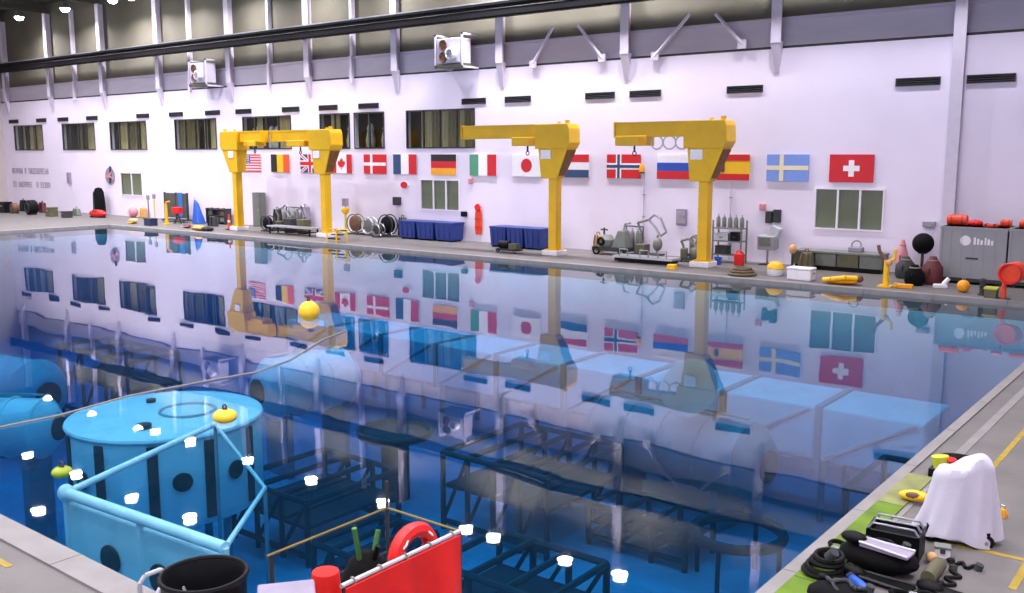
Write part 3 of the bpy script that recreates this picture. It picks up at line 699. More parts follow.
o = thing('jerry_can', 'red plastic can standing in front of the steel rack', 'can', deck(739, 40.9))
MB().b2((-.22, -.15, 0), (.22, .15, .55)).build('body', 'red', o, bevel=.05); MB().tube([(-.12, 0, .54), (-.12, 0, .66), (.1, 0, .66), (.1, 0, .54)], .03).build('handle', 'red', o); MB().cyl((.16, 0, .54), (.16, 0, .62), .04, n=8).build('cap', 'dark_red', o)
o = thing('blue_bucket', 'small blue bucket beside the looped-cable crane base', 'bucket', deck(718, 40.6))
MB().lathe([(.14, 0), (.19, .35), (.2, .35), (.17, .33), (.13, .03)], (0, 0, 0), 16).build('pail', 'blue', o, True); MB().torus((0, 0, .3), .2, .012, 16, 5, RX(.9)).build('handle', 'steel', o)
# control box on a stand
p = deck(767, 41.9)
t = thing('instrument_console', 'grey tilted instrument console on a slim stand', 'console', p)
MB().b2((-.3, -.25, 0), (.3, .25, .06)).build('foot', 'dark_grey', t); MB().cyl((0, 0, .06), (0, 0, .75), .05, n=8).build('stand', 'steel', t)
MB().box((0, 0, 1.05), (.85, .5, .65), mtx=RX(.15)).build('cabinet', 'grey_paint', t, bevel=.03); MB().box((.3, .1, 1.55), (.5, .4, .5), mtx=RY(.4)).build('hood', 'light_steel', t, bevel=.03)
MB().box((-.05, -.28, 1.08), (.55, .02, .4), mtx=RX(.15)).build('panel', 'grey_green', t)
o = thing('post_stand', 'short dark post with an orange-brown cap beside the bench', 'post', deck(792, 40.9))
MB().lathe([(.16, 0), (.16, .05), (.06, .08), (.06, .75), (.001, .76)], (0, 0, 0), 12).build('post', 'dark_grey', o, True); MB().ball((0, 0, .9), .17, (1, 1, 1.3), 12, 8).build('cap', 'tan', o, True)
# items at the edge
o = thing('dome_float', 'yellow dome cover sitting on a white round base', 'cover', deck(775, 38.4))
MB().lathe([(.3, 0), (.34, .06), (.34, .28), (.28, .32), (.001, .33)], (0, 0, 0), 18).build('base', 'white_plastic', o, True); MB().lathe([(.36, .3), (.34, .42), (.22, .56), (.001, .62)], (0, 0, 0), 18).build('dome', 'yellow', o, True)
o = thing('cool_box', 'white lidded cool box between yellow dome and yellow raft', 'cool box', deck(801, 37.7))
MB().b2((-.5, -.3, 0), (.5, .3, .42)).build('body', 'white_plastic', o, bevel=.04); MB().b2((-.52, -.32, .43), (.52, .32, .52)).build('lid', 'white_plastic', o, bevel=.03)
for s in (-1, 1): MB().b2((s * .53 - .02, -.1, .28), (s * .53 + .02, .1, .33)).build('handle', 'sign_grey', o)
o = thing('rescue_sled', 'deflated orange-yellow raft crumpled at the pool edge', 'raft', deck(841, 37.4), .15)
MB().ball((0, 0, .12), .6, (1.15, .55, .2), 18, 8).build('floor_sheet', 'orange_yellow', o, True)
MB().tube([(-.65, -.1, .15), (-.3, -.32, .22), (.2, -.32, .3), (.6, -.1, .26), (.6, .2, .25), (.1, .32, .22)], .1, 10).build('side_tube', 'yellow', o, True)
MB().ball((.68, 0, .25), .16, (1, 1, 1), 10, 6).build('end_valve', 'brown', o, True)
o = thing('small_davit', 'small yellow forked davit post at the pool edge', 'davit', deck(885.5, 37.7))
MB().b2((-.25, -.25, 0), (.25, .25, .06)).build('base_plate', 'yellow', o); MB().cyl((0, 0, .06), (0, 0, 1.05), .12, .1, n=12).build('post', 'yellow', o, True)
MB().tube([(0, 0, 1.0), (-.3, 0, 1.35), (-.35, 0, 1.6)], .07).build('arm', 'brown', o, True); MB().tube([(0, 0, .95), (.28, 0, 1.1), (.3, 0, 1.45)], .06).build('fork', 'yellow', o, True); MB().ball((.12, -.1, .95), .12).build('pivot', 'tan', o, True)
o = thing('yellow_bar', 'short yellow bar lying near the forked davit', 'bar', deck(904, 37.7), .05)
MB().b2((-.32, -.09, 0), (.32, .09, .17)).build('bar', 'orange_yellow', o, bevel=.03); MB().b2((-.36, -.11, .02), (-.28, .11, .19)).build('end_cap', 'yellow', o)
# black ball helmet on a pile
p = deck(921, 41.5)
t = thing('mannequin_stand', 'stand with a large round black cover beside containers', 'stand', p)
MB().lathe([(.35, 0), (.3, .08), (.06, .12), (.06, 1.0)], (0, 0, 0), 14).build('stand', 'dark_grey', t, True); MB().ball((0, 0, 1.42), .43, (1, 1, 1), 18, 12).build('cover', 'black_cloth', t, True)
MB().torus((0, 0, 1.02), .16, .03, 14, 6).build('collar', 'dark_grey', t)
for px, Y, r, h_, m, lab in ((905, 40.9, .42, .9, 'dark_grey', 'dark grey cloth gear bag by the yellow davit'), (931.5, 39.6, .42, 1.1, 'dark_red', 'dark red cloth gear bag against the marked container'), (914, 38.9, .38, .8, 'black_cloth', 'black cloth gear bag in front of the ball-topped stand'), (901, 41.8, .25, 1.5, 'pink', 'tall pinkish rolled bundle standing behind dark bags')):
    o = thing('gear_bag', lab, 'bag', deck(px, Y))
    MB().lathe([(r * .8, 0), (r, .15), (r * .95, h_ * .6), (r * .5, h_ * .85), (r * .3, h_), (.001, h_)], (0, 0, 0), 14).build('sack', m, o, True)
    MB().torus((0, 0, h_ * .86), r * .5, .025, 14, 5).build('drawstring', 'rope', o); MB().torus((0, -r * .9, h_ * .5), .1, .02, 10, 5, RY(PI / 2)).build('handle', 'black_rubber', o)
o = thing('air_valve', 'small white valve unit on the deck before the containers', 'valve', deck(940, 38.6), .5)
MB().b2((-.25, -.12, 0), (.25, .12, .16)).build('body', 'white_plastic', o, bevel=.04); MB().cyl((.1, 0, .15), (.3, 0, .38), .08, n=10).build('spout', 'white', o)
o = thing('ball_float', 'yellow ball float resting on deck before the grey container', 'float', deck(963, 38.0))
MB().ball((0, 0, .23), .23, (1, 1, 1), 16, 10).build('ball', 'orange_yellow', o, True); MB().torus((0, 0, .47), .05, .015, 10, 5, RX(PI / 2)).build('eye', 'steel', o)
o = thing('short_bollard', 'short dark bollard on deck before the container joint', 'bollard', deck(982, 37.6))
MB().lathe([(.16, 0), (.16, .04), (.1, .06), (.1, .5), (.13, .53), (.1, .6), (.001, .62)], (0, 0, 0), 12).build('post', 'dark_grey', o, True); MB().torus((0, 0, .3), .105, .02, 12, 5).build('band', 'black_plastic', o)
o = thing('green_crate', 'small green crate beside the red hose stand', 'crate', deck(991, 37.0))
MB().b2((-.2, -.2, 0), (.2, .2, .38)).build('body', 'olive', o, bevel=.02); MB().b2((-.22, -.22, .33), (.22, .22, .4)).build('rim', 'yellow_green', o)
t = thing('hose_stand', 'orange-red hose reel on a bent stand at pool corner', 'hose reel', deck(1003, 36.9))
MB().tube([(0, 0, 0), (0, 0, .5), (.15, 0, .75)], .09, 10).build('post', 'orange_red', t, True); MB().b2((-.2, -.2, 0), (.2, .2, .05)).build('foot', 'dark_grey', t)
MB().cyl((.2, -.22, .95), (.35, .22, 1.0), .36, n=18).build('drum', 'orange_red', t, True); MB().torus((.19, -.24, .95), .34, .05, 18, 6, RX(PI / 2)).build('flange', 'red', t, True)
o = thing('hose_pile', 'dark brown coiled hose by the looped-cable crane base', 'hose', deck(742, 37.6))
for k in range(3): MB().torus((0, 0, .07 + .11 * k), .55 - .1 * k, .07, 20, 6).build('coil', 'brown' if k % 2 else 'olive', o, True)
o = thing('yellow_mat', 'small folded yellow mat at the looped-cable crane foot', 'mat', deck(672, 37.6))
MB().b2((-.2, -.15, 0), (.2, .15, .12)).build('lower_fold', 'yellow', o, bevel=.02); MB().b2((-.19, -.14, .125), (.18, .14, .22)).build('upper_fold', 'yellow', o, bevel=.02)
# cart in front of second row of tubs
o = thing('pump_cart', 'low black pump cart in front of the blue tubs', 'cart', deck(509, 38.8))
MB().b2((-.7, -.25, .12), (.7, .25, .2)).build('bed', 'dark_grey', o); MB().lathe([(.001, -.3), (.2, -.3), (.2, .3), (.001, .3)], (-.3, 0, .42), 14, RY(PI / 2)).build('pump', 'black_plastic', o, True); MB().b2((.1, -.2, .2), (.6, .2, .5)).build('motor', 'olive', o, bevel=.03)
for x in (-.55, .55): wheel(o, (x, -.24, .12), .09, .03)
# hose reels between the cranes and tubs
def reel(px, Y, R, label, m, rim):
    o = thing('hose_reel', label, 'hose reel', deck(px, Y), 0, 'reels and wheels by the far wall')
    MB().b2((-R * .8, -.3, 0), (R * .8, .3, .08)).build('foot', 'dark_grey', o)
    MB().tube([(-R * .6, 0, .08), (0, 0, R + .12), (R * .6, 0, .08)], .04).build('frame', 'steel', o)
    MB().lathe([(R * .6, -.2), (R * .85, -.12), (R * .85, .12), (R * .6, .2)], (0, 0, R + .12), 20, RX(PI / 2)).build('hose', m, o, True)
    for y in (-.22, .22):
        MB().torus((0, y, R + .12), R, .04, 22, 6, RX(PI / 2)).build('rim', rim, o, True)
reel(388, 41.9, .62, 'large black hose reel under the grey wall box', 'black_rubber', 'dark_grey')
reel(370, 41.9, .5, 'middle grey hose reel with pale rim next to black reel', 'grey_green', 'light_steel')
reel(356, 41.9, .58, 'brown hose reel beside the yellow washing stand', 'brown', 'olive')
reel(378.5, 41.2, .34, 'small dark hose reel in front of bigger reels', 'dark_grey', 'steel')
o = thing('eyewash_stand', 'slim yellow-green washing stand with grey head by the wall', 'stand', deck(346, 42.0))
MB().lathe([(.25, 0), (.25, .06), (.08, .1), (.07, 1.5), (.001, 1.5)], (0, 0, 0), 12).build('post', 'yellow_green', o, True); MB().lathe([(.1, 1.2), (.25, 1.4), (.25, 1.62), (.05, 1.66)], (0, 0, 0), 14).build('bowl', 'yellow', o, True); MB().b2((-.2, -.12, 1.75), (.2, .12, 2.25)).build('head', 'sign_grey', o, bevel=.03); MB().cyl((0, 0, 1.6), (0, 0, 1.8), .03).build('neck', 'steel', o)
t = thing('step_frame', 'yellow and black step frame at the water by crane', 'steps', deck(337, 37.3))
for x in (-.4, .4):
    MB().tube([(x, -.4, 0), (x, -.4, .75), (x, .4, .75), (x, .4, 0)], .04).build('side_hoop', 'yellow', t)
for k in range(3): MB().b2((-.42, -.35 + .28 * k, .2 + .22 * k), (.42, -.1 + .28 * k, .26 + .22 * k)).build('tread', 'black_plastic', t)
# benches and racks behind the left cranes
p, q = deck(272, 39.2), deck(316, 39.2); L = q.x - p.x
t = thing('long_table', 'long low pale grey table between two cranes', 'table', ((p.x + q.x) / 2, 39.2, DECK))
MB().b2((-L / 2, -.4, .45), (L / 2, .4, .53)).build('top', 'light_steel', t)
for x in (-.45, .45):
    for y in (-.32, .32): MB().b2((x * L - .04, y - .04, 0), (x * L + .04, y + .04, .45)).build('leg', 'black_plastic', t)
MB().b2((-L * .43, -.3, .2), (L * .43, .3, .25)).build('shelf', 'black_plastic', t)
t = thing('locker_panel', 'tall grey narrow locker behind the yellow crane column', 'locker', deck(260, 42.2))
MB().b2((-.42, -.25, 0), (.42, .25, 2.4)).build('body', 'grey_green', t); MB().b2((-.38, -.28, .1), (.38, -.25, 2.3)).build('door', 'grey_green', t); MB().b2((.25, -.31, 1.1), (.3, -.28, 1.3)).build('handle', 'steel', t)
suit_stand(deck(283, 41.0), .2, 'grey stand holding a big round pack next to narrow locker', 1.1, 1.75)
suit_stand(deck(301, 41.0), -.2, 'grey stand with bent arm beside the olive flight case', .9, 1.8)
reel(268, 39.9, .45, 'black hose reel in front of the narrow locker', 'black_rubber', 'dark_grey')
for px, lab, m in ((291, 'black flight case below the two grey stands', 'dark_grey'), (304, 'olive flight case beside crane column and grey stands', 'olive')):
    o = thing('flight_case', lab, 'case', deck(px, 40.1)); MB().b2((-.35, -.3, .06), (.35, .3, .8)).build('body', m, o, bevel=.02); MB().b2((-.36, -.31, .8), (.36, .31, .92)).build('lid', m, o, bevel=.02)
    for s in (-1, 1): MB().b2((s * .25 - .05, -.25, 0), (s * .25 + .05, .25, .06)).build('skid', 'black_plastic', o)
t = thing('low_rack', 'low dark rack of gear behind the starred-flag crane', 'rack', deck(219, 42.0))
for x in (-1.1, -.37, .37, 1.1): MB().b2((x - .04, -.3, 0), (x + .04, .3, 1.15)).build('post', 'dark_grey', t)
for z in (.15, .6, 1.05): MB().b2((-1.15, -.32, z), (1.15, .32, z + .05)).build('shelf', 'dark_grey', t)
for k, (x, z, m) in enumerate(((-.7, .2, 'black_plastic'), (0, .2, 'olive'), (.7, .2, 'grey_green'), (-.7, .65, 'olive'), (.0, .65, 'black_plastic'), (.7, .65, 'brown'))):
    c = deck(219, 42.0); o = thing('tool_case', ['black tool case on low shelf near the blue tarp', 'olive tool case, middle of the low shelf', 'grey-green tool case on low shelf near crane', 'olive tool case on upper shelf near the blue tarp', 'black tool case, middle of the upper shelf', 'brown tool case on upper shelf near crane'][k], 'case', (c.x + x, c.y, DECK + z))
    MB().b2((-.28, -.22, 0), (.28, .22, .26)).build('body', m, o, bevel=.02); MB().b2((-.29, -.23, .27), (.29, .23, .34)).build('lid', m, o, bevel=.02)
o = thing('traffic_cone', 'slim orange-red marker cone beside the crane base', 'cone', deck(229.5, 39.2))
MB().b2((-.2, -.2, 0), (.2, .2, .05)).build('foot', 'black_rubber', o); MB().cyl((0, 0, .05), (0, 0, 1.05), .14, .05, n=14).build('cone', 'orange_red', o, True); MB().cyl((0, 0, .5), (0, 0, .65), .106, .092, n=14).build('band', 'white', o)
# screen cart with blue tarp
p = deck(178, 41.4)
t = thing('screen_cart', 'grey-green upright screen on a wheeled frame with blue tarp strip', 'screen', p)
MB().b2((-1.6, -.05, .3), (1.35, .05, 2.15)).build('panel', 'screen_dark', t); MB().b2((-1.65, -.4, .12), (1.4, .4, .2)).build('base', 'dark_grey', t)
for x in (-1.6, -.1, 1.35): MB().b2((x - .05, -.07, .2), (x + .05, .07, 2.2)).build('post', 'dark_grey', t)
MB().b2((.3, -.1, .4), (.85, -.055, 2.2)).build('tarp_strip', 'blue_tarp', t)
for x in (-1.5, 1.25): MB().torus((x, -.3, .08), .055, .025, 10, 5, RX(PI / 2)).build('caster', 'black_rubber', t)
o = thing('blue_tarp', 'bright blue tarp hung over a frame beside the screen', 'tarp', deck(199, 41.2))
MB().hexa([(-.45, -.3, 0), (.45, -.35, 0), (.5, .3, 0), (-.45, .3, 0)], [(-.4, -.1, 1.75), (-.1, -.1, 1.55), (-.05, .1, 1.5), (-.4, .1, 1.75)]).build('tarp', 'blue', o, bevel=.05); MB().cyl((-.4, 0, 0), (-.4, 0, 1.9), .03).build('pole', 'steel', o)
o = thing('red_pack', 'red box pack on a small stand before the grey-green screen', 'pack', deck(178, 40.3))
MB().b2((-.45, -.2, .75), (.45, .2, 1.2)).build('box', 'red', o, bevel=.03); MB().tube([(-.35, 0, 0), (0, 0, .78), (.35, 0, 0)], .03).build('stand', 'dark_grey', o); MB().tube([(0, -.3, 0), (0, 0, .78), (0, .3, 0)], .03).build('stand', 'dark_grey', o)
o = thing('small_davit', 'small straight yellow davit post before the screen', 'davit', deck(167, 39.2))
MB().b2((-.25, -.25, 0), (.25, .25, .06)).build('base_plate', 'yellow', o); MB().cyl((0, 0, .06), (0, 0, 1.5), .11, .09, n=12).build('post', 'yellow', o, True); MB().tube([(0, 0, 1.45), (.0, 0, 1.6), (.5, 0, 1.7)], .06).build('arm', 'orange_yellow', o, True)
o = thing('rubber_mat', 'orange and black folded raft lying near crane', 'raft', deck(202, 37.6))
MB().ball((-.35, 0, .16), .55, (1.0, .6, .32), 14, 8).build('orange_half', 'orange_yellow', o, True); MB().ball((.6, 0, .13), .6, (1.0, .6, .24), 14, 8).build('black_half', 'black_rubber', o, True); MB().tube([(-.8, -.2, .1), (0, -.32, .12), (.9, -.25, .1)], .06).build('rim', 'brown', o)
o = thing('deck_cushion', 'dull red cushion on deck beside the orange raft', 'cushion', deck(187, 38.2))
MB().ball((0, 0, .14), .4, (1.0, .6, .34), 14, 8).build('pad', 'dark_red', o, True); MB().torus((0, 0, .14), .36, .02, 16, 5).build('piping', 'pink', o)
o = thing('blue_crate', 'small dark blue crate at the far pool corner', 'crate', deck(151, 38.0))
MB().b2((-.4, -.3, 0), (.4, .3, .5)).build('body', 'dark_blue', o, bevel=.02); MB().b2((-.43, -.33, .44), (.43, .33, .52)).build('rim', 'dark_blue', o)
o = thing('yellow_float', 'yellow and tan oval float beside the dark blue crate', 'float', deck(133, 38.2))
MB().ball((0, 0, .2), .45, (1.2, .6, .45), 14, 8).build('float', 'tan', o, True); MB().torus((0, 0, .2), .33, .05, 14, 6, RX(.4)).build('rope', 'yellow', o)
o = thing('pink_bundle', 'pink cloth bundle by wall under the two-pane window', 'bundle', deck(133, 42.0))
MB().ball((0, 0, .45), .55, (1.1, .6, .8), 14, 8).build('bundle', 'pink', o, True); MB().torus((0, 0, .5), .42, .03, 14, 5, RY(PI / 2)).build('strap', 'white', o)
for k, (px, h_, m, lab) in enumerate(((149, 1.5, 'grey_green', 'slim grey-green signal post by the screen'), (155, 1.6, 'yellow', 'slim yellow signal post by the screen'))):
    o = thing('signal_post', lab, 'post', deck(px, 42.0)); MB().lathe([(.18, 0), (.18, .05), (.05, .08), (.05, h_)], (0, 0, 0), 10).build('post', m, o); MB().b2((-.15, -.06, h_), (.15, .06, h_ + .35)).build('head', 'sign_grey', o)
# left end: covered stand, kayak, black cases
o = thing('covered_stand', 'tall stand under a black hooded cover by wall', 'stand', deck(100, 41.9))
MB().lathe([(.5, .1), (.48, 1.0), (.42, 1.9), (.26, 2.25), (.001, 2.32)], (0, 0, 0), 16).build('cover', 'black_cloth', o, True); MB().cyl((0, 0, 0), (0, 0, .15), .4, n=14).build('foot', 'dark_grey', o); MB().prism([(-.1, .4), (.12, .4), (.0, 1.9)], -.52, -.45).build('flap', 'dark_grey', o)
o = thing('rescue_kayak', 'red rescue kayak lying on deck by covered stand', 'kayak', deck(98, 40.2), .05)
MB().ball((0, 0, .32), 1.15, (1.0, .32, .27), 20, 8).build('hull', 'red', o, True); MB().torus((0, 0, .55), .3, .06, 16, 6, Matrix.Scale(1.6, 3, (1, 0, 0))).build('cockpit', 'dark_red', o, True)
for x in (-.6, .6): MB().b2((x - .05, -.3, 0), (x + .05, .3, .12)).build('chock', 'dark_grey', o)
for k, (px, Y, kind, s, m, lab) in enumerate(((6, 38.6, 'b', 1.0, 'black_plastic', 'upright black case at the end of the dark gear row'), (15, 38.6, 'd', .9, 'brown', 'dark brown round drum between two black pieces'), (32, 38.6, 'd', 1.25, 'black_rubber', 'big round black drum in the dark gear row'), (52, 38.6, 'b', .8, 'olive', 'low dark olive case in the gear row'), (67, 38.6, 'b', .55, 'dark_grey', 'small low dark grey case ending the gear row'))):
    o = thing('gear_drum' if kind == 'd' else 'gear_chest', lab, 'drum' if kind == 'd' else 'case', deck(px, Y), 0, 'dark gear along the end deck')
    if kind == 'd':
        MB().lathe([(.001, -.3 * s), (.42 * s, -.3 * s), (.5 * s, -.2 * s), (.5 * s, .2 * s), (.42 * s, .3 * s), (.001, .3 * s)], (0, 0, .5 * s), 18, RX(PI / 2)).build('drum', m, o, True); MB().torus((0, -.3 * s, .5 * s), .3 * s, .05, 16, 6, RX(PI / 2)).build('rim', 'dark_grey', o)
        MB().b2((-.3 * s, -.25, 0), (.3 * s, .25, .1)).build('cradle', 'dark_grey', o)
    else:
        MB().b2((-.5 * s, -.35, 0), (.5 * s, .35, .8 * s)).build('body', m, o, bevel=.04); MB().b2((-.52 * s, -.37, .8 * s), (.52 * s, .37, .95 * s)).build('lid', m, o, bevel=.03); MB().b2((-.1, -.4, .55 * s), (.1, -.36, .65 * s)).build('latch', 'steel', o)
# ================================================================== FLOATING ON THE WATER
def buoy(px, py, r, z, m, label, flat=1.0):
    p = at(px, py, z); o = thing('ball_buoy', label, 'buoy', (p.x, p.y, z))
    MB().ball((0, 0, 0), r, (1, 1, flat), 20, 12).build('ball', m, o, True); MB().cyl((0, 0, r * flat * .9), (0, 0, r * flat * 1.15), .05, n=8).torus((0, 0, r * flat * 1.2), .06, .018, 10, 5, RX(PI / 2)).build('eye', 'dark_grey', o)
buoy(309, 311, .34, .12, 'float_yellow', 'bright yellow ball buoy floating on the white wall reflection')
buoy(225, 416, .24, .05, 'float_yellow', 'orange-yellow buoy floating over the submerged round module rim', .6)
buoy(62, 472, .17, -.12, 'yellow_green', 'dull yellow-green buoy half sunk beside the long blue frame', .6)
pts = [at(x, y, .015) for x, y in ((-30, 436), (0, 427), (60, 415), (128, 396), (190, 384), (256, 372), (290, 360), (322, 340), (345, 331))]
o = tag(MB().tube(pts, .02, 6).build('floating_line', 'rope', None, True), 'pale thin line floating across the water over the round module', 'rope')
# ================================================================== SUNK MOCK-UPS
def legs(parent, pts, ztop, zbot=None, r=.09, m='mock_grey'):
    for x, y in pts: MB().cyl((x, y, ztop), (x, y, zbot), r, n=8).build('leg', m, parent)
c = at(166, 413, -2.0); R = 2.58
t = thing('round_module', 'large round white module with flat top standing in the water', 'module', (c.x, c.y, PD)); zt = -2.0 - PD
MB().lathe([(R * .97, zt - 2.5), (R, zt - 2.45), (R, zt - .12), (R * .98, zt - .04), (R * .6, zt), (.001, zt + .02)], (0, 0, 0), 40).build('shell', 'mock_white', t, True)
MB().torus((0, 0, zt - .08), R, .07, 40, 6).build('rim', 'mock_white', t, True)
va = math.atan2(-c.y, -c.x)
for k, da in enumerate((-1.25, -.7, -.15, .4, .95)):
    a = va + da; MB().box((R * math.cos(a), R * math.sin(a), zt - 1.25), (.1, .26, 2.1), rz=a).build('slot', 'mock_dark', t)
for da in (-.95, .12, .7):
    a = va + da; MB().lathe([(.001, 0), (.22, 0), (.26, .06), (.001, .08)], (R * math.cos(a), R * math.sin(a), zt - 1.2), 16, RZ(a) @ RY(PI / 2)).build('porthole', 'mock_dark', t)
MB().torus((.3, .5, zt + .02), .75, .05, 28, 6).build('hatch_ring', 'mock_grey', t); MB().cyl((.9, -1.2, zt), (.9, -1.2, zt + .12), .18).cyl((-1.4, .4, zt), (-1.4, .4, zt + .1), .14).build('fitting', 'mock_dark', t)
legs(t, [(1.8 * math.cos(a), 1.8 * math.sin(a)) for a in (.4, 1.97, 3.54, 5.1)], zt - 2.4, 0, .12)
# open tube frame with blue panels before the round module
A, B, C_ = at(66, 493, -1.3), at(215, 424, -1.3), at(225, 548, -1.3)
t = thing('tube_frame', 'open frame of pale tubes with solid side panel by round module', 'frame', (A.x, A.y, PD)); o_ = Vector((A.x, A.y, PD))
a, b, c2 = A - o_, B - o_, C_ - o_
MB().cyl(a, b, .07, n=10).build('rail', 'mock_white', t, True); MB().cyl(a, c2, .11, n=10).build('rail', 'mock_white', t, True); MB().ball(a, .16, (1, 1, 1.1), 12, 8).build('corner_joint', 'mock_white', t, True)
n_ = (c2 - a); n_.z = 0; ln = n_.length; n_.normalize(); sd = Vector((-n_.y, n_.x, 0))
MB().add([a + Vector((0, 0, -.2)), c2 + Vector((0, 0, -.2)), c2 + Vector((0, 0, -1.9)), a + Vector((0, 0, -1.9)), a + sd * .12 + Vector((0, 0, -.2)), c2 + sd * .12 + Vector((0, 0, -.2)), c2 + sd * .12 + Vector((0, 0, -1.9)), a + sd * .12 + Vector((0, 0, -1.9))],
         [(0, 1, 2, 3), (7, 6, 5, 4), (0, 4, 5, 1), (3, 2, 6, 7), (0, 3, 7, 4), (1, 5, 6, 2)]).build('side_panel', 'mock_white', t)
for s in (.0, .5, 1.0):
    q = a + (c2 - a) * s; MB().cyl(q, (q.x, q.y, 0), .07, n=8).build('leg', 'mock_white', t)
for s in (.3, .62): 
    q = a + (c2 - a) * s - sd * .02; MB().lathe([(.001, 0), (.28, 0), (.28, .05), (.001, .05)], (q.x, q.y, q.z - 1.0), 14, RZ(math.atan2(-sd.y, -sd.x)) @ RY(PI / 2)).build('port', 'mock_dark', t)
MB().cyl((b.x, b.y, b.z), (b.x, b.y, 0), .045, n=8).build('leg', 'mock_grey', t)
e = at(265, 488, -2.6) - o_; MB().cyl(c2, e, .05, n=8).build('rail', 'mock_white', t, True); MB().cyl(e, (e.x, e.y, 0), .05, n=8).build('leg', 'mock_grey', t); MB().cyl(e, b, .045, n=8).build('rail', 'mock_white', t, True)
# lying cylinder modules
def module(p, q, R, label, m='mock_white', bands=4, dark_end=True):
    p, q = Vector(p), Vector(q); mid = (p + q) / 2; rz = math.atan2(q.y - p.y, q.x - p.x); L = (q - p).length
    t = thing('lying_module', label, 'module', (mid.x, mid.y, PD), rz); z = mid.z - PD
    MB().lathe([(.001, -L / 2), (R * .5, -L / 2), (R * .62, -L / 2 + .05), (R, -L / 2 + R * .45), (R, L / 2 - R * .45), (R * .62, L / 2 - .05), (R * .5, L / 2), (.001, L / 2)], (0, 0, z), 32, RY(PI / 2)).build('hull', m, t, True)
    for k in range(bands): MB().torus((-L / 2 + R * .5 + (L - R) * k / (bands - 1), 0, z), R + .01, .06, 32, 6, RY(PI / 2)).build('hoop', m, t, True)
    for s in (-1, 1):
        MB().cyl((s * L / 2, 0, z), (s * (L / 2 + .08), 0, z), R * .42, n=20).build('hatch', 'mock_dark', t)
        MB().b2((s * L * .3 - .12, -R * .7, 0), (s * L * .3 + .12, R * .7, z - R * .75)).build('cradle', 'mock_grey', t)
    MB().tube([(-L * .4, 0, z + R + .15), (L * .4, 0, z + R + .15)], .04).build('handrail', 'mock_grey', t)
module(at(-90, 372, -4.4), at(48, 396, -4.4), 1.35, 'pale lying cylinder module near the end wall underwater')
module(at(-60, 425, -3.2), at(58, 428, -3.2), .9, 'narrow pale lying module beside the round one')
module(at(258, 392, -3.6), at(352, 374, -3.6), 1.15, 'lying white module sunk between round module and long truss')
# long white truss along the far side
t = thing('long_truss', 'long white boxed truss lying deep along the far pool side', 'truss', (-22, 31.6, PD))
for k in range(9):
    x = -16 + k * 3.4
    MB().b2((x + .1, -1.5, 2.2), (x + 3.3, 1.5, 4.0)).build('segment', 'mock_white', t, bevel=.08)
    MB().b2((x - .1, -1.56, 2.1), (x + .1, 1.56, 4.05)).build('bulkhead', 'mock_grey', t)
    for y in (-1.2, 1.2): MB().cyl((x + .1, y, 0), (x + .1, y, 2.2), .12, n=8).build('leg', 'mock_grey', t)
    MB().tube([(x + .3, -1.53, 2.3), (x + 3.1, -1.53, 3.9)], .06).build('diagonal', 'mock_grey', t)
# dark structures
def lattice(p, sx, sy, h_, label, m='mock_dark', z0=0, nx=3, plate=True, rz=0):
    t = thing('lattice_frame', label, 'frame', (p.x, p.y, PD), rz); r = .09
    xs = [-sx / 2 + sx * k / nx for k in range(nx + 1)]
    for x in xs:
        for y in (-sy / 2, sy / 2): MB().cyl((x, y, 0), (x, y, h_), r, n=6).build('post', m, t)
    for y in (-sy / 2, sy / 2):
        for z in (.3, h_): MB().cyl((-sx / 2, y, z), (sx / 2, y, z), r, n=6).build('rail', m, t)
        for k in range(nx): MB().cyl((xs[k], y, .3), (xs[k + 1], y, h_), r * .7, n=6).build('diagonal', m, t)
    for x in xs: MB().cyl((x, -sy / 2, h_), (x, sy / 2, h_), r, n=6).build('crossbar', m, t)
    if plate:
        for k in range(nx): MB().b2((xs[k] + .08, -sy / 2 + .05, h_ * .55), (xs[k + 1] - .08, sy / 2 - .05, h_ * .6)).build('deck_plate', m, t)
    return t
lattice(Vector((-23.2, 19.4, 0)), 3.6, 3.8, 2.0, 'dark open frame sunk beside the lying white module')
p = at(395, 433, -4.6)
t = thing('turntable', 'dark round turntable raised on a short pedestal underwater', 'turntable', (p.x, p.y, PD))
MB().lathe([(.5, 0), (.5, 2.2), (1.3, 2.3), (1.35, 2.5), (1.2, 2.52), (1.15, 2.42), (.001, 2.42)], (0, 0, 0), 32).build('table', 'mock_dark', t, True); MB().torus((0, 0, 2.5), 1.3, .07, 32, 6).build('rim', 'brown', t, True)
lattice(at(533, 478, -5.4), 4.2, 4.2, 2.6, 'dark slatted frame standing in the middle of pool', nx=4)
c3 = at(675, 462, -5.2)
module((c3.x - 3.6, c3.y + .6, -4.6), (c3.x + 3.4, c3.y - .2, -4.6), 1.25, 'grey-green lying module with dish beyond the dark ring', 'mock_grey', 5)
lattice(Vector((-14.1, 25.0, 0)), 3.4, 1.8, 1.3, 'low dark frame before the grey-green module', nx=3)
p = Vector((-14.0, 28.0, 0))
t = thing('dish_antenna', 'pale round dish standing on the grey-green module', 'dish', (p.x, p.y, -3.28))
MB().lathe([(.001, 0), (.5, .06), (.95, .28), (.98, .28), (.5, .02), (.001, -.05)], (0, -.6, .9), 28, RX(PI / 2 - .5)).build('bowl', 'mock_grey', t, True); MB().cyl((0, 0, 0), (0, -.3, .9), .08, n=8).build('mast', 'mock_grey', t)
p = at(738, 533, -5.5)
t = thing('floor_ring', 'dark ring held flat above the blue pool floor', 'ring', (p.x, p.y, PD))
MB().torus((0, 0, 1.5), 1.25, .16, 36, 8).build('hoop', 'mock_dark', t, True)
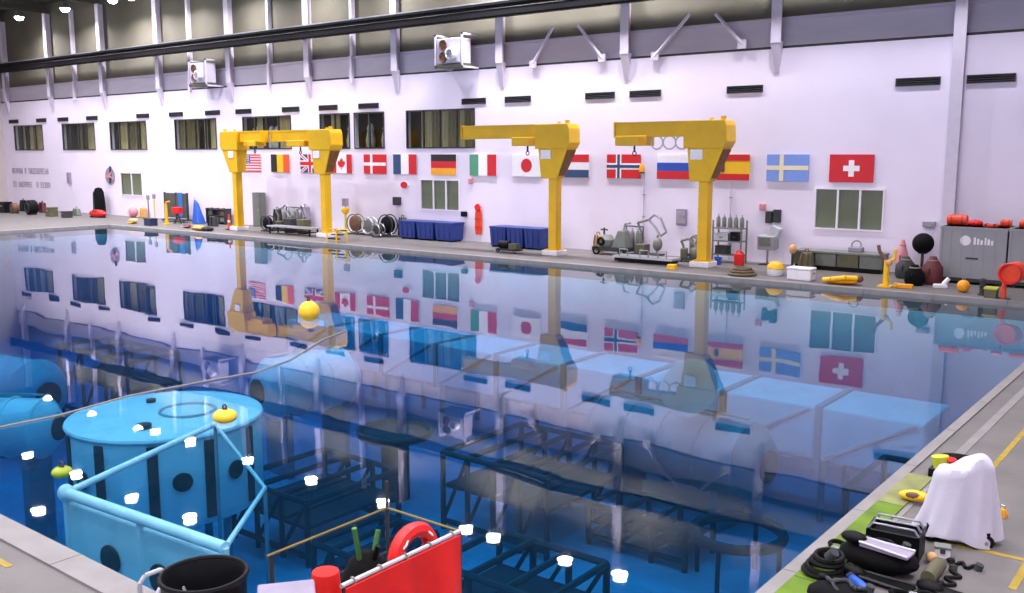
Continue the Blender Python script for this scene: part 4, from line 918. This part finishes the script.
for k in range(4): MB().b2((1.25 * math.cos(k * PI / 2) - .05, 1.25 * math.sin(k * PI / 2) - .05, 0), (1.25 * math.cos(k * PI / 2) + .05, 1.25 * math.sin(k * PI / 2) + .05, 1.45)).build('leg', 'mock_dark', t)
lattice(Vector((-7.2, 27.6, 0)), 2.4, 3.4, 3.0, 'dark frame sunk close under the green edge strip', nx=3)
lattice(at(520, 590, -5.5), 3.4, 2.6, 2.2, 'dark frame sunk beside the railed platform corner', nx=3)
lattice(Vector((-18.6, 17.6, 0)), 2.2, 2.6, 1.6, 'dark low frame sunk beyond the black tub', nx=3)
lattice(at(120, 385, -5.5), 6.0, 2.5, 3.2, 'dark frame sunk behind the round module', nx=3)
# ================================================================== NEAR SIDE
# railed platform over the water
t = thing('railed_platform', 'small railed platform jutting over the water by black tub', 'platform', (-7.0, 5.65, DECK))
MB().b2((-.58, -.3, -.06), (.58, 1.72, .0)).build('frame', 'dark_grey', t)
for k in range(12): MB().b2((-.56 + k * .096, -.3, 0), (-.51 + k * .096, 1.7, .03)).build('grating_bar', 'steel', t)
for x, y in ((-.55, 1.68), (.55, 1.68), (-.55, .05), (.55, .05), (.55, .85)): MB().cyl((x, y, 0), (x, y, 1.08), .022, n=8).build('post', 'dark_grey', t)
for x, y in ((-.55, 1.68),): MB().cyl((x, y, 1.0), (x, y, 1.4), .02, n=8).build('post', 'dark_grey', t)
MB().tube([(-.55, 0, 1.08), (-.55, 1.68, 1.08), (.55, 1.68, 1.08)], .014).build('top_rail', 'rope_yellow', t); MB().tube([(.55, 1.68, 1.08), (.55, 0, 1.08)], .025).build('top_rail', 'light_steel', t)
MB().tube([(-.55, 0, .55), (-.55, 1.68, .55), (.55, 1.68, .55), (.55, 0, .55)], .018).build('mid_rail', 'dark_grey', t)
# red cloth hung on the railing
def sheet(f, nu, nv, th):
    v = []; fc = []
    for s in (0, 1):
        for i in range(nu + 1):
            for j in range(nv + 1): v.append(f(i / nu, j / nv) + Vector((0, 0, 0)) + s * Vector(th))
    N = (nu + 1) * (nv + 1); g = lambda i, j: i * (nv + 1) + j
    for i in range(nu):
        for j in range(nv):
            fc.append((g(i, j), g(i + 1, j), g(i + 1, j + 1), g(i, j + 1))); fc.append((N + g(i, j + 1), N + g(i + 1, j + 1), N + g(i + 1, j), N + g(i, j)))
    for i in range(nu):
        fc.append((g(i, 0), N + g(i, 0), N + g(i + 1, 0), g(i + 1, 0))); fc.append((g(i, nv), g(i + 1, nv), N + g(i + 1, nv), N + g(i, nv)))
    for j in range(nv):
        fc.append((g(0, j), g(0, j + 1), N + g(0, j + 1), N + g(0, j))); fc.append((g(nu, j), N + g(nu, j), N + g(nu, j + 1), g(nu, j + 1)))
    return MB().add(v, fc)
o = thing('red_netting', 'bright red cloth banner hung on the platform railing', 'cloth', (-6.45, 5.65, DECK))
sheet(lambda u, v: Vector((.03 + .05 * v + .05 * math.sin(u * 17) * v, .02 + 1.62 * u, 1.06 - v * (.72 + .14 * math.sin(u * 5 + 1)))), 30, 8, (.02, 0, 0)).build('cloth', 'red_cloth', o, True)
for k in range(5): MB().torus((.0, .15 + k * .35, 1.08), .035, .01, 10, 5, RX(PI / 2)).build('tie', 'rope', o)
o = thing('life_ring', 'red life ring hung on the railing above the red cloth', 'life ring', (-6.55, 6.72, DECK + 1.0))
MB().torus((0, 0, 0), .26, .082, 28, 8, RY(PI / 2)).build('ring', 'red', o, True)
for k in range(4):
    a = k * PI / 2 + PI / 4; MB().torus((0, .26 * math.cos(a), .26 * math.sin(a)), .084, .012, 12, 5, RX(a) @ RX(PI / 2)).build('band', 'white', o)
o = thing('red_bundle', 'small red rolled cloth standing at platform rail end', 'bundle', (-6.75, 5.72, DECK))
MB().lathe([(.12, .03), (.15, .2), (.15, .9), (.13, 1.12), (.001, 1.16)], (0, 0, 0), 14).build('roll', 'red_cloth', o, True); MB().torus((0, 0, .6), .145, .015, 14, 5).build('tie', 'rope', o)
o = thing('gear_bag', 'black net gear bag with green straps on the railed platform', 'bag', (-7.12, 6.6, DECK + .03))
MB().lathe([(.2, 0), (.3, .12), (.3, .55), (.2, .78), (.06, .9), (.001, .9)], (0, 0, 0), 14).build('sack', 'black_cloth', o, True)
for k in range(4): MB().tube([(.1 * math.cos(k * 1.6), .1 * math.sin(k * 1.6), .8), (.18 * math.cos(k * 1.6), .18 * math.sin(k * 1.6), 1.0 + .07 * k)], .03, 6).build('strap', 'green' if k % 2 else 'black_rubber', o)
# black round tub
p = Vector((-7.55, 4.92, DECK))
o = thing('round_tub', 'wide black round tub standing on the pool edge', 'tub', p)
MB().lathe([(.33, 0), (.37, .05), (.39, 1.1), (.415, 1.14), (.39, 1.16), (.36, 1.12), (.34, .1), (.001, .08)], (0, 0, 0), 36).build('tub', 'black_plastic', o, True); MB().torus((0, 0, 1.15), .395, .025, 36, 6).build('rim', 'black_rubber', o, True)
for s in (-1, 1): MB().torus((s * .4, 0, .85), .08, .018, 14, 5, RX(PI / 2)).build('handle', 'steel', o)
# pool ladder hand rails either side
for x, lab in ((-9.35, 'chrome pool ladder handrails beside the black tub and bare deck'), (-7.84, 'chrome pool ladder handrails between black tub and railed platform')):
    o = thing('pool_ladder', lab, 'ladder', (x, 5.65, DECK))
    for s in (-.18, .18): MB().tube([(s, -.26, 0), (s, -.26, .3), (s, -.19, .38), (s, .0, .38), (s, .14, .25), (s, .14, -1.6)], .028, 8).build('rail', 'light_steel', o, True)
    for k in range(4): MB().b2((-.2, .1, -.3 - .35 * k), (.2, .19, -.26 - .35 * k)).build('tread', 'white_plastic', o)
o = thing('control_cabinet', 'grey control cabinet top at the railed platform foot', 'cabinet', (-6.3, 4.9, DECK), -.66)
MB().b2((-.38, -.25, 0), (.38, .25, 1.28)).build('body', 'sign_grey', o, bevel=.02); MB().b2((-.34, -.27, .1), (.34, -.25, 1.15)).build('door', 'grey_paint', o); MB().b2((.2, -.3, .6), (.24, -.27, .75)).build('handle', 'steel', o)
# painted deck lines
tr = 7
def line(a, b, wd, m='line_yellow'):
    global tr
    a, b = Vector(a), Vector(b); mid = (a + b) / 2; d = b - a
    o = MB().box((mid.x, mid.y, DECK + .003), (d.length, wd, .006), rz=math.atan2(d.y, d.x)).build('trim_%d' % tr, m); tr += 1; struct(o)
line((-3.07, 14.9, 0), (-3.07, 36, 0), .09); line((-2.9, 13.0, 0), (3, 13.0, 0), .09); line((-1.9, 12.0, 0), (-1.9, 13.9, 0), .09); line((-30, 5.0, 0), (-11.85, 5.0, 0), .09)
struct(MB().b2((-3.75, 6, DECK), (-3.6, 36.0, DECK + .012)).build('trim_%d' % tr, 'coping')); tr += 1
# green strip along the right-hand edge
t = thing('edge_mat', 'bright green mat strip, paler at one end, laid along the pool edge', 'mat', (-3.98, 5.9, DECK))
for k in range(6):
    MB().b2((-.07, k * 1.6 + .01, 0), (.3, k * 1.6 + 1.59, .035)).build('mat_piece', 'turf' if k < 5 else 'turf_pale', t)  # the last piece is a paler green
# cart under a white cloth
p = at(955, 538, DECK)
t = thing('covered_cart', 'cart under a rumpled white cloth on the deck', 'cart', p, .25)
MB().b2((-.36, -.26, .14), (.4, .26, .22)).build('bed', 'black_plastic', t); MB().b2((-.1, -.26, .05), (.22, -.2, .14)).build('bumper', 'steel', t)
for x, y in ((-.3, -.24), (.36, -.24), (-.3, .24), (.36, .24)): wheel(t, (x, y, .09), .07, .028)
def cloth(u, v):
    a = 2 * PI * u; ca, sa = math.cos(a), math.sin(a)
    if v < .3:
        k = v / .3; x, y = .36 * k * ca, .26 * k * sa
        return Vector((x + .05, y, 1.02 + .16 * math.exp(-((x - .2) / .16) ** 2) - .08 * (x < 0) * k * abs(ca) + .02 * math.sin(x * 20 + y * 9) - .05 * k ** 6))
    k = (v - .3) / .7
    fold = 1 + k * (.085 * math.sin(a * 6 + 1.2) + .05 * math.sin(a * 11 + 3 * k))
    fl = 1 + .34 * k + .3 * k * k * max(0, -ca)
    top = 1.02 + .16 * math.exp(-((.36 * ca - .2) / .16) ** 2) - .08 * (ca < 0) * abs(ca) - .05
    bot = .06 + .05 * math.sin(a * 3 + 1)
    return Vector((.05 + .36 * ca * fl * fold, .26 * sa * fl * fold, top + (bot - top) * k ** .95))
sheet(cloth, 84, 22, (0, 0, .012)).build('white_cloth', 'white_cloth', t, True)
MB().b2((-.2, -.14, .22), (.28, .14, .8)).build('load', 'dark_grey', t)
# gear around it
def small(name, label, cat, loc, parts, rz=0):
    o = thing(name, label, cat, loc, rz)
    for nm, mb, m in parts: mb.build(nm, m, o, True)
    return o
small('dive_torch', 'yellow-green torch with red ring on a black base', 'torch', (-3.62, 15.68, DECK), [('base', MB().b2((-.16, -.12, 0), (.16, .12, .14)), 'black_plastic'), ('barrel', MB().cyl((0, 0, .14), (-.03, 0, .34), .11, .13, n=14), 'yellow_green'), ('ring', MB().torus((.12, .03, .3), .07, .03, 14, 6), 'red')])
small('tool_pouch', 'flat black pouch lying behind the white cloth cart', 'pouch', (-3.5, 16.4, DECK), [('pouch', MB().ball((0, 0, .1), .32, (1.2, .6, .35), 14, 8), 'black_cloth'), ('strap', MB().tube([(-.3, -.1, .12), (0, -.2, .16), (.3, -.1, .12)], .02), 'black_rubber')])
small('dive_mask', 'yellow dive mask with dark lens beside the white cloth', 'mask', (-3.62, 14.22, DECK + .035), [('skirt', MB().ball((0, 0, .08), .2, (1.1, .55, .4), 14, 8), 'yellow'), ('lens', MB().ball((-.02, -.07, .1), .11, (1.0, .4, .5), 12, 6), 'brown'), ('strap', MB().torus((.18, .05, .05), .1, .022, 14, 5), 'orange_yellow')], .2)
small('clip_box', 'small white and green box before the white cloth cart', 'box', (-2.8, 12.48, DECK), [('body', MB().b2((-.09, -.07, 0), (.09, .07, .12)), 'white_plastic'), ('lid', MB().b2((-.1, -.08, .12), (.1, .08, .15)), 'grey_green'), ('clip', MB().b2((-.03, -.09, .07), (.03, -.07, .13)), 'dark_grey')], .3)
small('tan_ball', 'small tan ball beside the black gear', 'ball', (-2.85, 12.2, DECK), [('ball', MB().ball((0, 0, .07), .07), 'tan'), ('seam', MB().torus((0, 0, .07), .07, .006, 16, 5, RX(.6)), 'brown')])
small('amber_weight', 'small amber weight to one side of white cloth', 'weight', at(1002, 517), [('weight', MB().lathe([(.06, 0), (.07, .04), (.05, .12), (.001, .13)], n=12), 'orange_yellow'), ('ring', MB().torus((0, 0, .14), .03, .01, 10, 5, RX(PI / 2)), 'steel')])
# black crate with wire hoops
o = thing('wire_crate', 'black crate with wire hoops beside green mat', 'crate', (-3.31, 12.23, DECK), .1)
MB().b2((-.32, -.24, 0), (.32, .24, .03)).b2((-.32, -.24, 0), (-.28, .24, .34)).b2((.28, -.24, 0), (.32, .24, .34)).b2((-.32, -.24, 0), (.32, -.2, .34)).b2((-.32, .2, 0), (.32, .24, .34)).build('body', 'black_plastic', o)
for k in range(3): MB().tube([(-.3 + .02 * k, -.2 + .18 * k, .34), (-.25, -.2 + .18 * k, .42), (.25, -.2 + .18 * k, .42), (.3, -.2 + .18 * k, .34)], .015, 6).build('wire_hoop', 'steel', o)
MB().b2((-.26, -.18, .1), (.26, .18, .28)).build('contents', 'black_cloth', o)
o = thing('dive_bag', 'slumped black dive bag between crate and grey fin', 'bag', (-3.32, 11.58, DECK), 0)
MB().ball((0, 0, .17), .42, (1.15, .65, .42), 18, 10).build('sack', 'black_cloth', o, True); MB().torus((-.1, 0, .3), .14, .025, 16, 6, RY(.5)).build('handle', 'black_rubber', o, True); MB().tube([(-.45, 0, .2), (0, -.02, .355), (.4, 0, .22)], .015).build('zip', 'dark_grey', o)
def fin(loc, m, stripe, label, rz):
    o = thing('swim_fin', label, 'fin', loc, rz)
    MB().hexa([(-.1, -.09, .02), (.5, -.13, .02), (.5, .13, .02), (-.1, .09, .02)], [(-.1, -.08, .09), (.5, -.12, .05), (.5, .12, .05), (-.1, .08, .09)]).build('blade', m, o, bevel=.01)
    MB().ball((-.2, 0, .08), .15, (1.1, .7, .5), 12, 8).build('foot_pocket', 'black_rubber', o, True)
    for s in (-1, 1): MB().tube([(-.1, s * .09, .08), (.5, s * .13, .06)], .015, 6).build('rail', stripe, o)
fin((-3.40, 11.47, DECK + .30), 'sign_grey', 'light_steel', 'pale grey swim fin lying on the black gear', -.08)
fin((-2.45, 11.3, DECK - .015), 'black_rubber', 'black_plastic', 'black swim fin lying on bare deck before the cart', -.15)
fin((-3.3, 11.19, DECK - .015), 'black_rubber', 'dark_grey', 'black swim fin lying against the dive bag', 0)
o = thing('hose_coil', 'coiled black breathing hose beside green mat strip', 'hose', (-3.8, 10.98, DECK + .035))
for k in range(4): MB().torus((.02 * k, .015 * k, .04 + .06 * k), .22 - .02 * k, .032, 22, 6, RX(.1 * (k % 2))).build('coil', 'black_rubber', o, True)
MB().cyl((.1, -.1, .26), (.18, -.12, .36), .06, n=12).build('mouthpiece', 'dark_grey', o, True)
o = thing('blue_hose', 'short bright blue hose lying amid the black gear', 'hose', (-3.3, 10.84, DECK))
MB().tube([(-.16, .16, .06), (-.05, .08, .06), (.08, -.04, .06), (.2, -.2, .06)], .06, 10).build('hose', 'blue', o, True); MB().cyl((-.14, .145, .062), (-.18, .175, .062), .066, n=10).build('collar', 'dark_blue', o)
o = thing('weight_belt', 'black weight belt with blocks by the blue hose', 'belt', (-2.5, 10.66, DECK), .1)
MB().b2((-.45, -.04, 0), (.45, .04, .02)).build('strap', 'black_cloth', o)
for k in range(5): MB().b2((-.4 + .18 * k, -.06, .02), (-.27 + .18 * k, .06, .1)).build('block', 'dark_grey', o, bevel=.01)
o = thing('dive_bag', 'small black dive bag under the looped grey hose', 'bag', (-3.3, 10.22, DECK), 0)
MB().ball((0, 0, .16), .36, (1.1, .7, .45), 18, 10).build('sack', 'black_cloth', o, True); MB().torus((0, 0, .28), .12, .02, 16, 6, RY(.5)).build('handle', 'dark_grey', o, True)
o = thing('dive_cylinder', 'olive-black dive cylinder lying beyond the blue hose', 'cylinder', (-2.72, 11.8, DECK), PI / 2)
MB().lathe([(.001, -.3), (.085, -.3), (.09, -.26), (.09, .2), (.04, .28), (.001, .3)], (0, 0, .09), 16, RY(PI / 2)).build('tank', 'olive', o, True); MB().cyl((.28, 0, .09), (.38, 0, .09), .025, n=8).build('valve', 'steel', o)
# more gear standing along the far wall
def pack(px, Y, w_, h_, m, label, m2='dark_grey', kind=0):
    o = thing('gear_pack' if kind else 'tank_cart', label, 'pack' if kind else 'cart', deck(px, Y))
    if kind:
        MB().hexa([(-w_ / 2, -.22, 0), (w_ / 2, -.22, 0), (w_ / 2, .22, 0), (-w_ / 2, .22, 0)], [(-w_ * .35, -.16, h_), (w_ * .35, -.16, h_), (w_ * .35, .16, h_), (-w_ * .35, .16, h_)]).build('pack', m, o, bevel=.08)
        for q in (-.2, .2): MB().tube([(q * w_, -.24, .1), (q * w_, -.26, h_ * .6), (q * w_ * .8, -.18, h_)], .03, 6).build('strap', m2, o)
        MB().torus((0, 0, h_ + .04), .1, .025, 12, 5, RX(PI / 2)).build('handle', m2, o)
    else:
        MB().b2((-w_ / 2, -.25, .14), (w_ / 2, .25, .2)).build('bed', m2, o)
        k = max(2, int(w_ / .3))
        for q in range(k):
            x = -w_ / 2 + w_ * (q + .5) / k
            c = MB().lathe([(.11, .2), (.12, .24), (.12, h_ * .8), (.05, h_ * .93), (.001, h_ * .95)], (x, 0, 0), 12).build('tank', m, o, True); MB().cyl((x, 0, h_ * .92), (x, 0, h_), .03, n=6).build('valve', 'steel', c)
        MB().tube([(-w_ / 2, .22, .2), (-w_ / 2, .22, h_ + .1), (w_ / 2, .22, h_ + .1), (w_ / 2, .22, .2)], .03).build('handle_frame', m2, o)
        for x in (-.4, .4): wheel(o, (x * w_, -.26, .13), .1, .03)
pack(292, 42.35, 1.6, 1.35, 'grey_green', 'cart of tall grey-green tanks behind the two grey stands')
pack(306, 42.2, .9, 1.6, 'sign_grey', 'tall greyish pack against wall behind olive flight case', 'dark_grey', 1)
pack(278, 42.3, .8, 1.3, 'dark_grey', 'dark pack against the wall beside the narrow locker', 'black_rubber', 1)
pack(403, 42.4, .6, 1.2, 'olive', 'olive pack leaning by the large black hose reel', 'black_rubber', 1)
pack(598, 42.1, .5, .9, 'tan', 'tan pack at the wheel end of the machine cart', 'olive', 1)
pack(632, 42.35, 1.0, 1.3, 'grey_green', 'cart of tanks behind the low grey machine cart')
pack(697, 42.35, .9, 1.0, 'olive', 'olive tank cart half behind the looped-cable crane')
pack(144, 42.3, .7, .8, 'tan', 'tan pack on deck by the pink bundle', 'yellow', 1)
pack(213, 40.3, .9, .7, 'dark_grey', 'low dark pack before the rack of tool cases', 'black_rubber', 1)
pack(77, 40.4, .9, .6, 'grey_green', 'low grey-green pack beside the red kayak', 'green', 1)
pack(24, 40.6, .9, 1.0, 'black_plastic', 'black pack behind the big black drum', 'dark_grey', 1)
pack(43, 40.6, .9, .9, 'dark_red', 'dark red pack behind the olive gear case', 'black_rubber', 1)
pack(806, 41.0, .7, .8, 'olive', 'olive pack leaning at the bench end', 'brown', 1)
p = deck(856, 41.9, DECK + .85)
o = thing('bench_kit', 'small grey kit with looped hose lying on the bench top', 'kit', p)
MB().b2((-.3, -.2, 0), (.3, .2, .22)).build('case', 'sign_grey', o, bevel=.04); MB().torus((0, 0, .3), .2, .03, 16, 6, RX(1.2)).build('hose', 'grey_green', o, True)
# breathing hoses lying over the bags and on the deck
def mound(x, y, c, a, b, cz, h_):                            # height of a bag's top surface above the deck, 0 beside it
    q = 1 - ((x - c[0]) / a) ** 2 - ((y - c[1]) / b) ** 2
    return cz + h_ * math.sqrt(q) if q > 0 else 0.0
for k, (cx_, cy_, lx, m, bag, lab) in enumerate(((-3.34, 11.66, .3, 'black_rubber', ((-3.32, 11.58), .483, .273, .17, .176), 'thin black breathing hose looped over the slumped dive bag'), (-3.3, 10.25, .26, 'dark_grey', ((-3.3, 10.22), .396, .252, .16, .162), 'dark grey breathing hose looped over the small dive bag'), (-2.52, 11.82, .26, 'black_rubber', None, 'black breathing hose trailing beside the dive cylinder'), (-2.5, 12.32, .16, 'black_plastic', None, 'short black hose with gauge on bare deck'))):
    o = thing('breathing_hose', lab, 'hose', (cx_, cy_, DECK), PI / 2 if k == 2 else 0)
    pts = []
    for q in range(17):
        x, y = -lx + 2 * lx * q / 16, .07 * math.sin(q * .8 + k)
        pts.append((x, y, (mound(cx_ + x, cy_ + y, *bag) if bag else 0) + .022))
    MB().tube(pts, .024, 8).build('hose', m, o, True)
    MB().cyl((pts[-1][0], pts[-1][1], pts[-1][2] - .01), (pts[-1][0] + .02, pts[-1][1], pts[-1][2] + .06), .05, n=12).build('gauge', 'dark_grey', o, True)
    MB().ball((pts[0][0], pts[0][1], pts[0][2] + .015), .045, (1.2, 1, .8), 10, 6).build('mouthpiece', 'black_rubber', o, True)
for k, (px, py, rz, lab) in enumerate(((-3.87, 11.62, 1.4, 'black strap harness lying next to the coiled hose'), (-2.75, 10.95, .0, 'black strap harness lying between belt and swim fin'))):
    o = thing('strap_harness', lab, 'harness', (px, py, DECK + (.035 if k == 0 else 0)), rz)
    MB().torus((-.1, 0, .05), .13, .03, 18, 6, Matrix.Scale(.6, 3, (0, 1, 0))).build('loop', 'black_cloth', o, True); MB().torus((.14, .02, .06), .12, .03, 18, 6, RX(.25)).build('loop', 'black_cloth', o, True)
    MB().b2((-.03, -.05, .05), (.05, .05, .1)).build('buckle', 'steel', o)
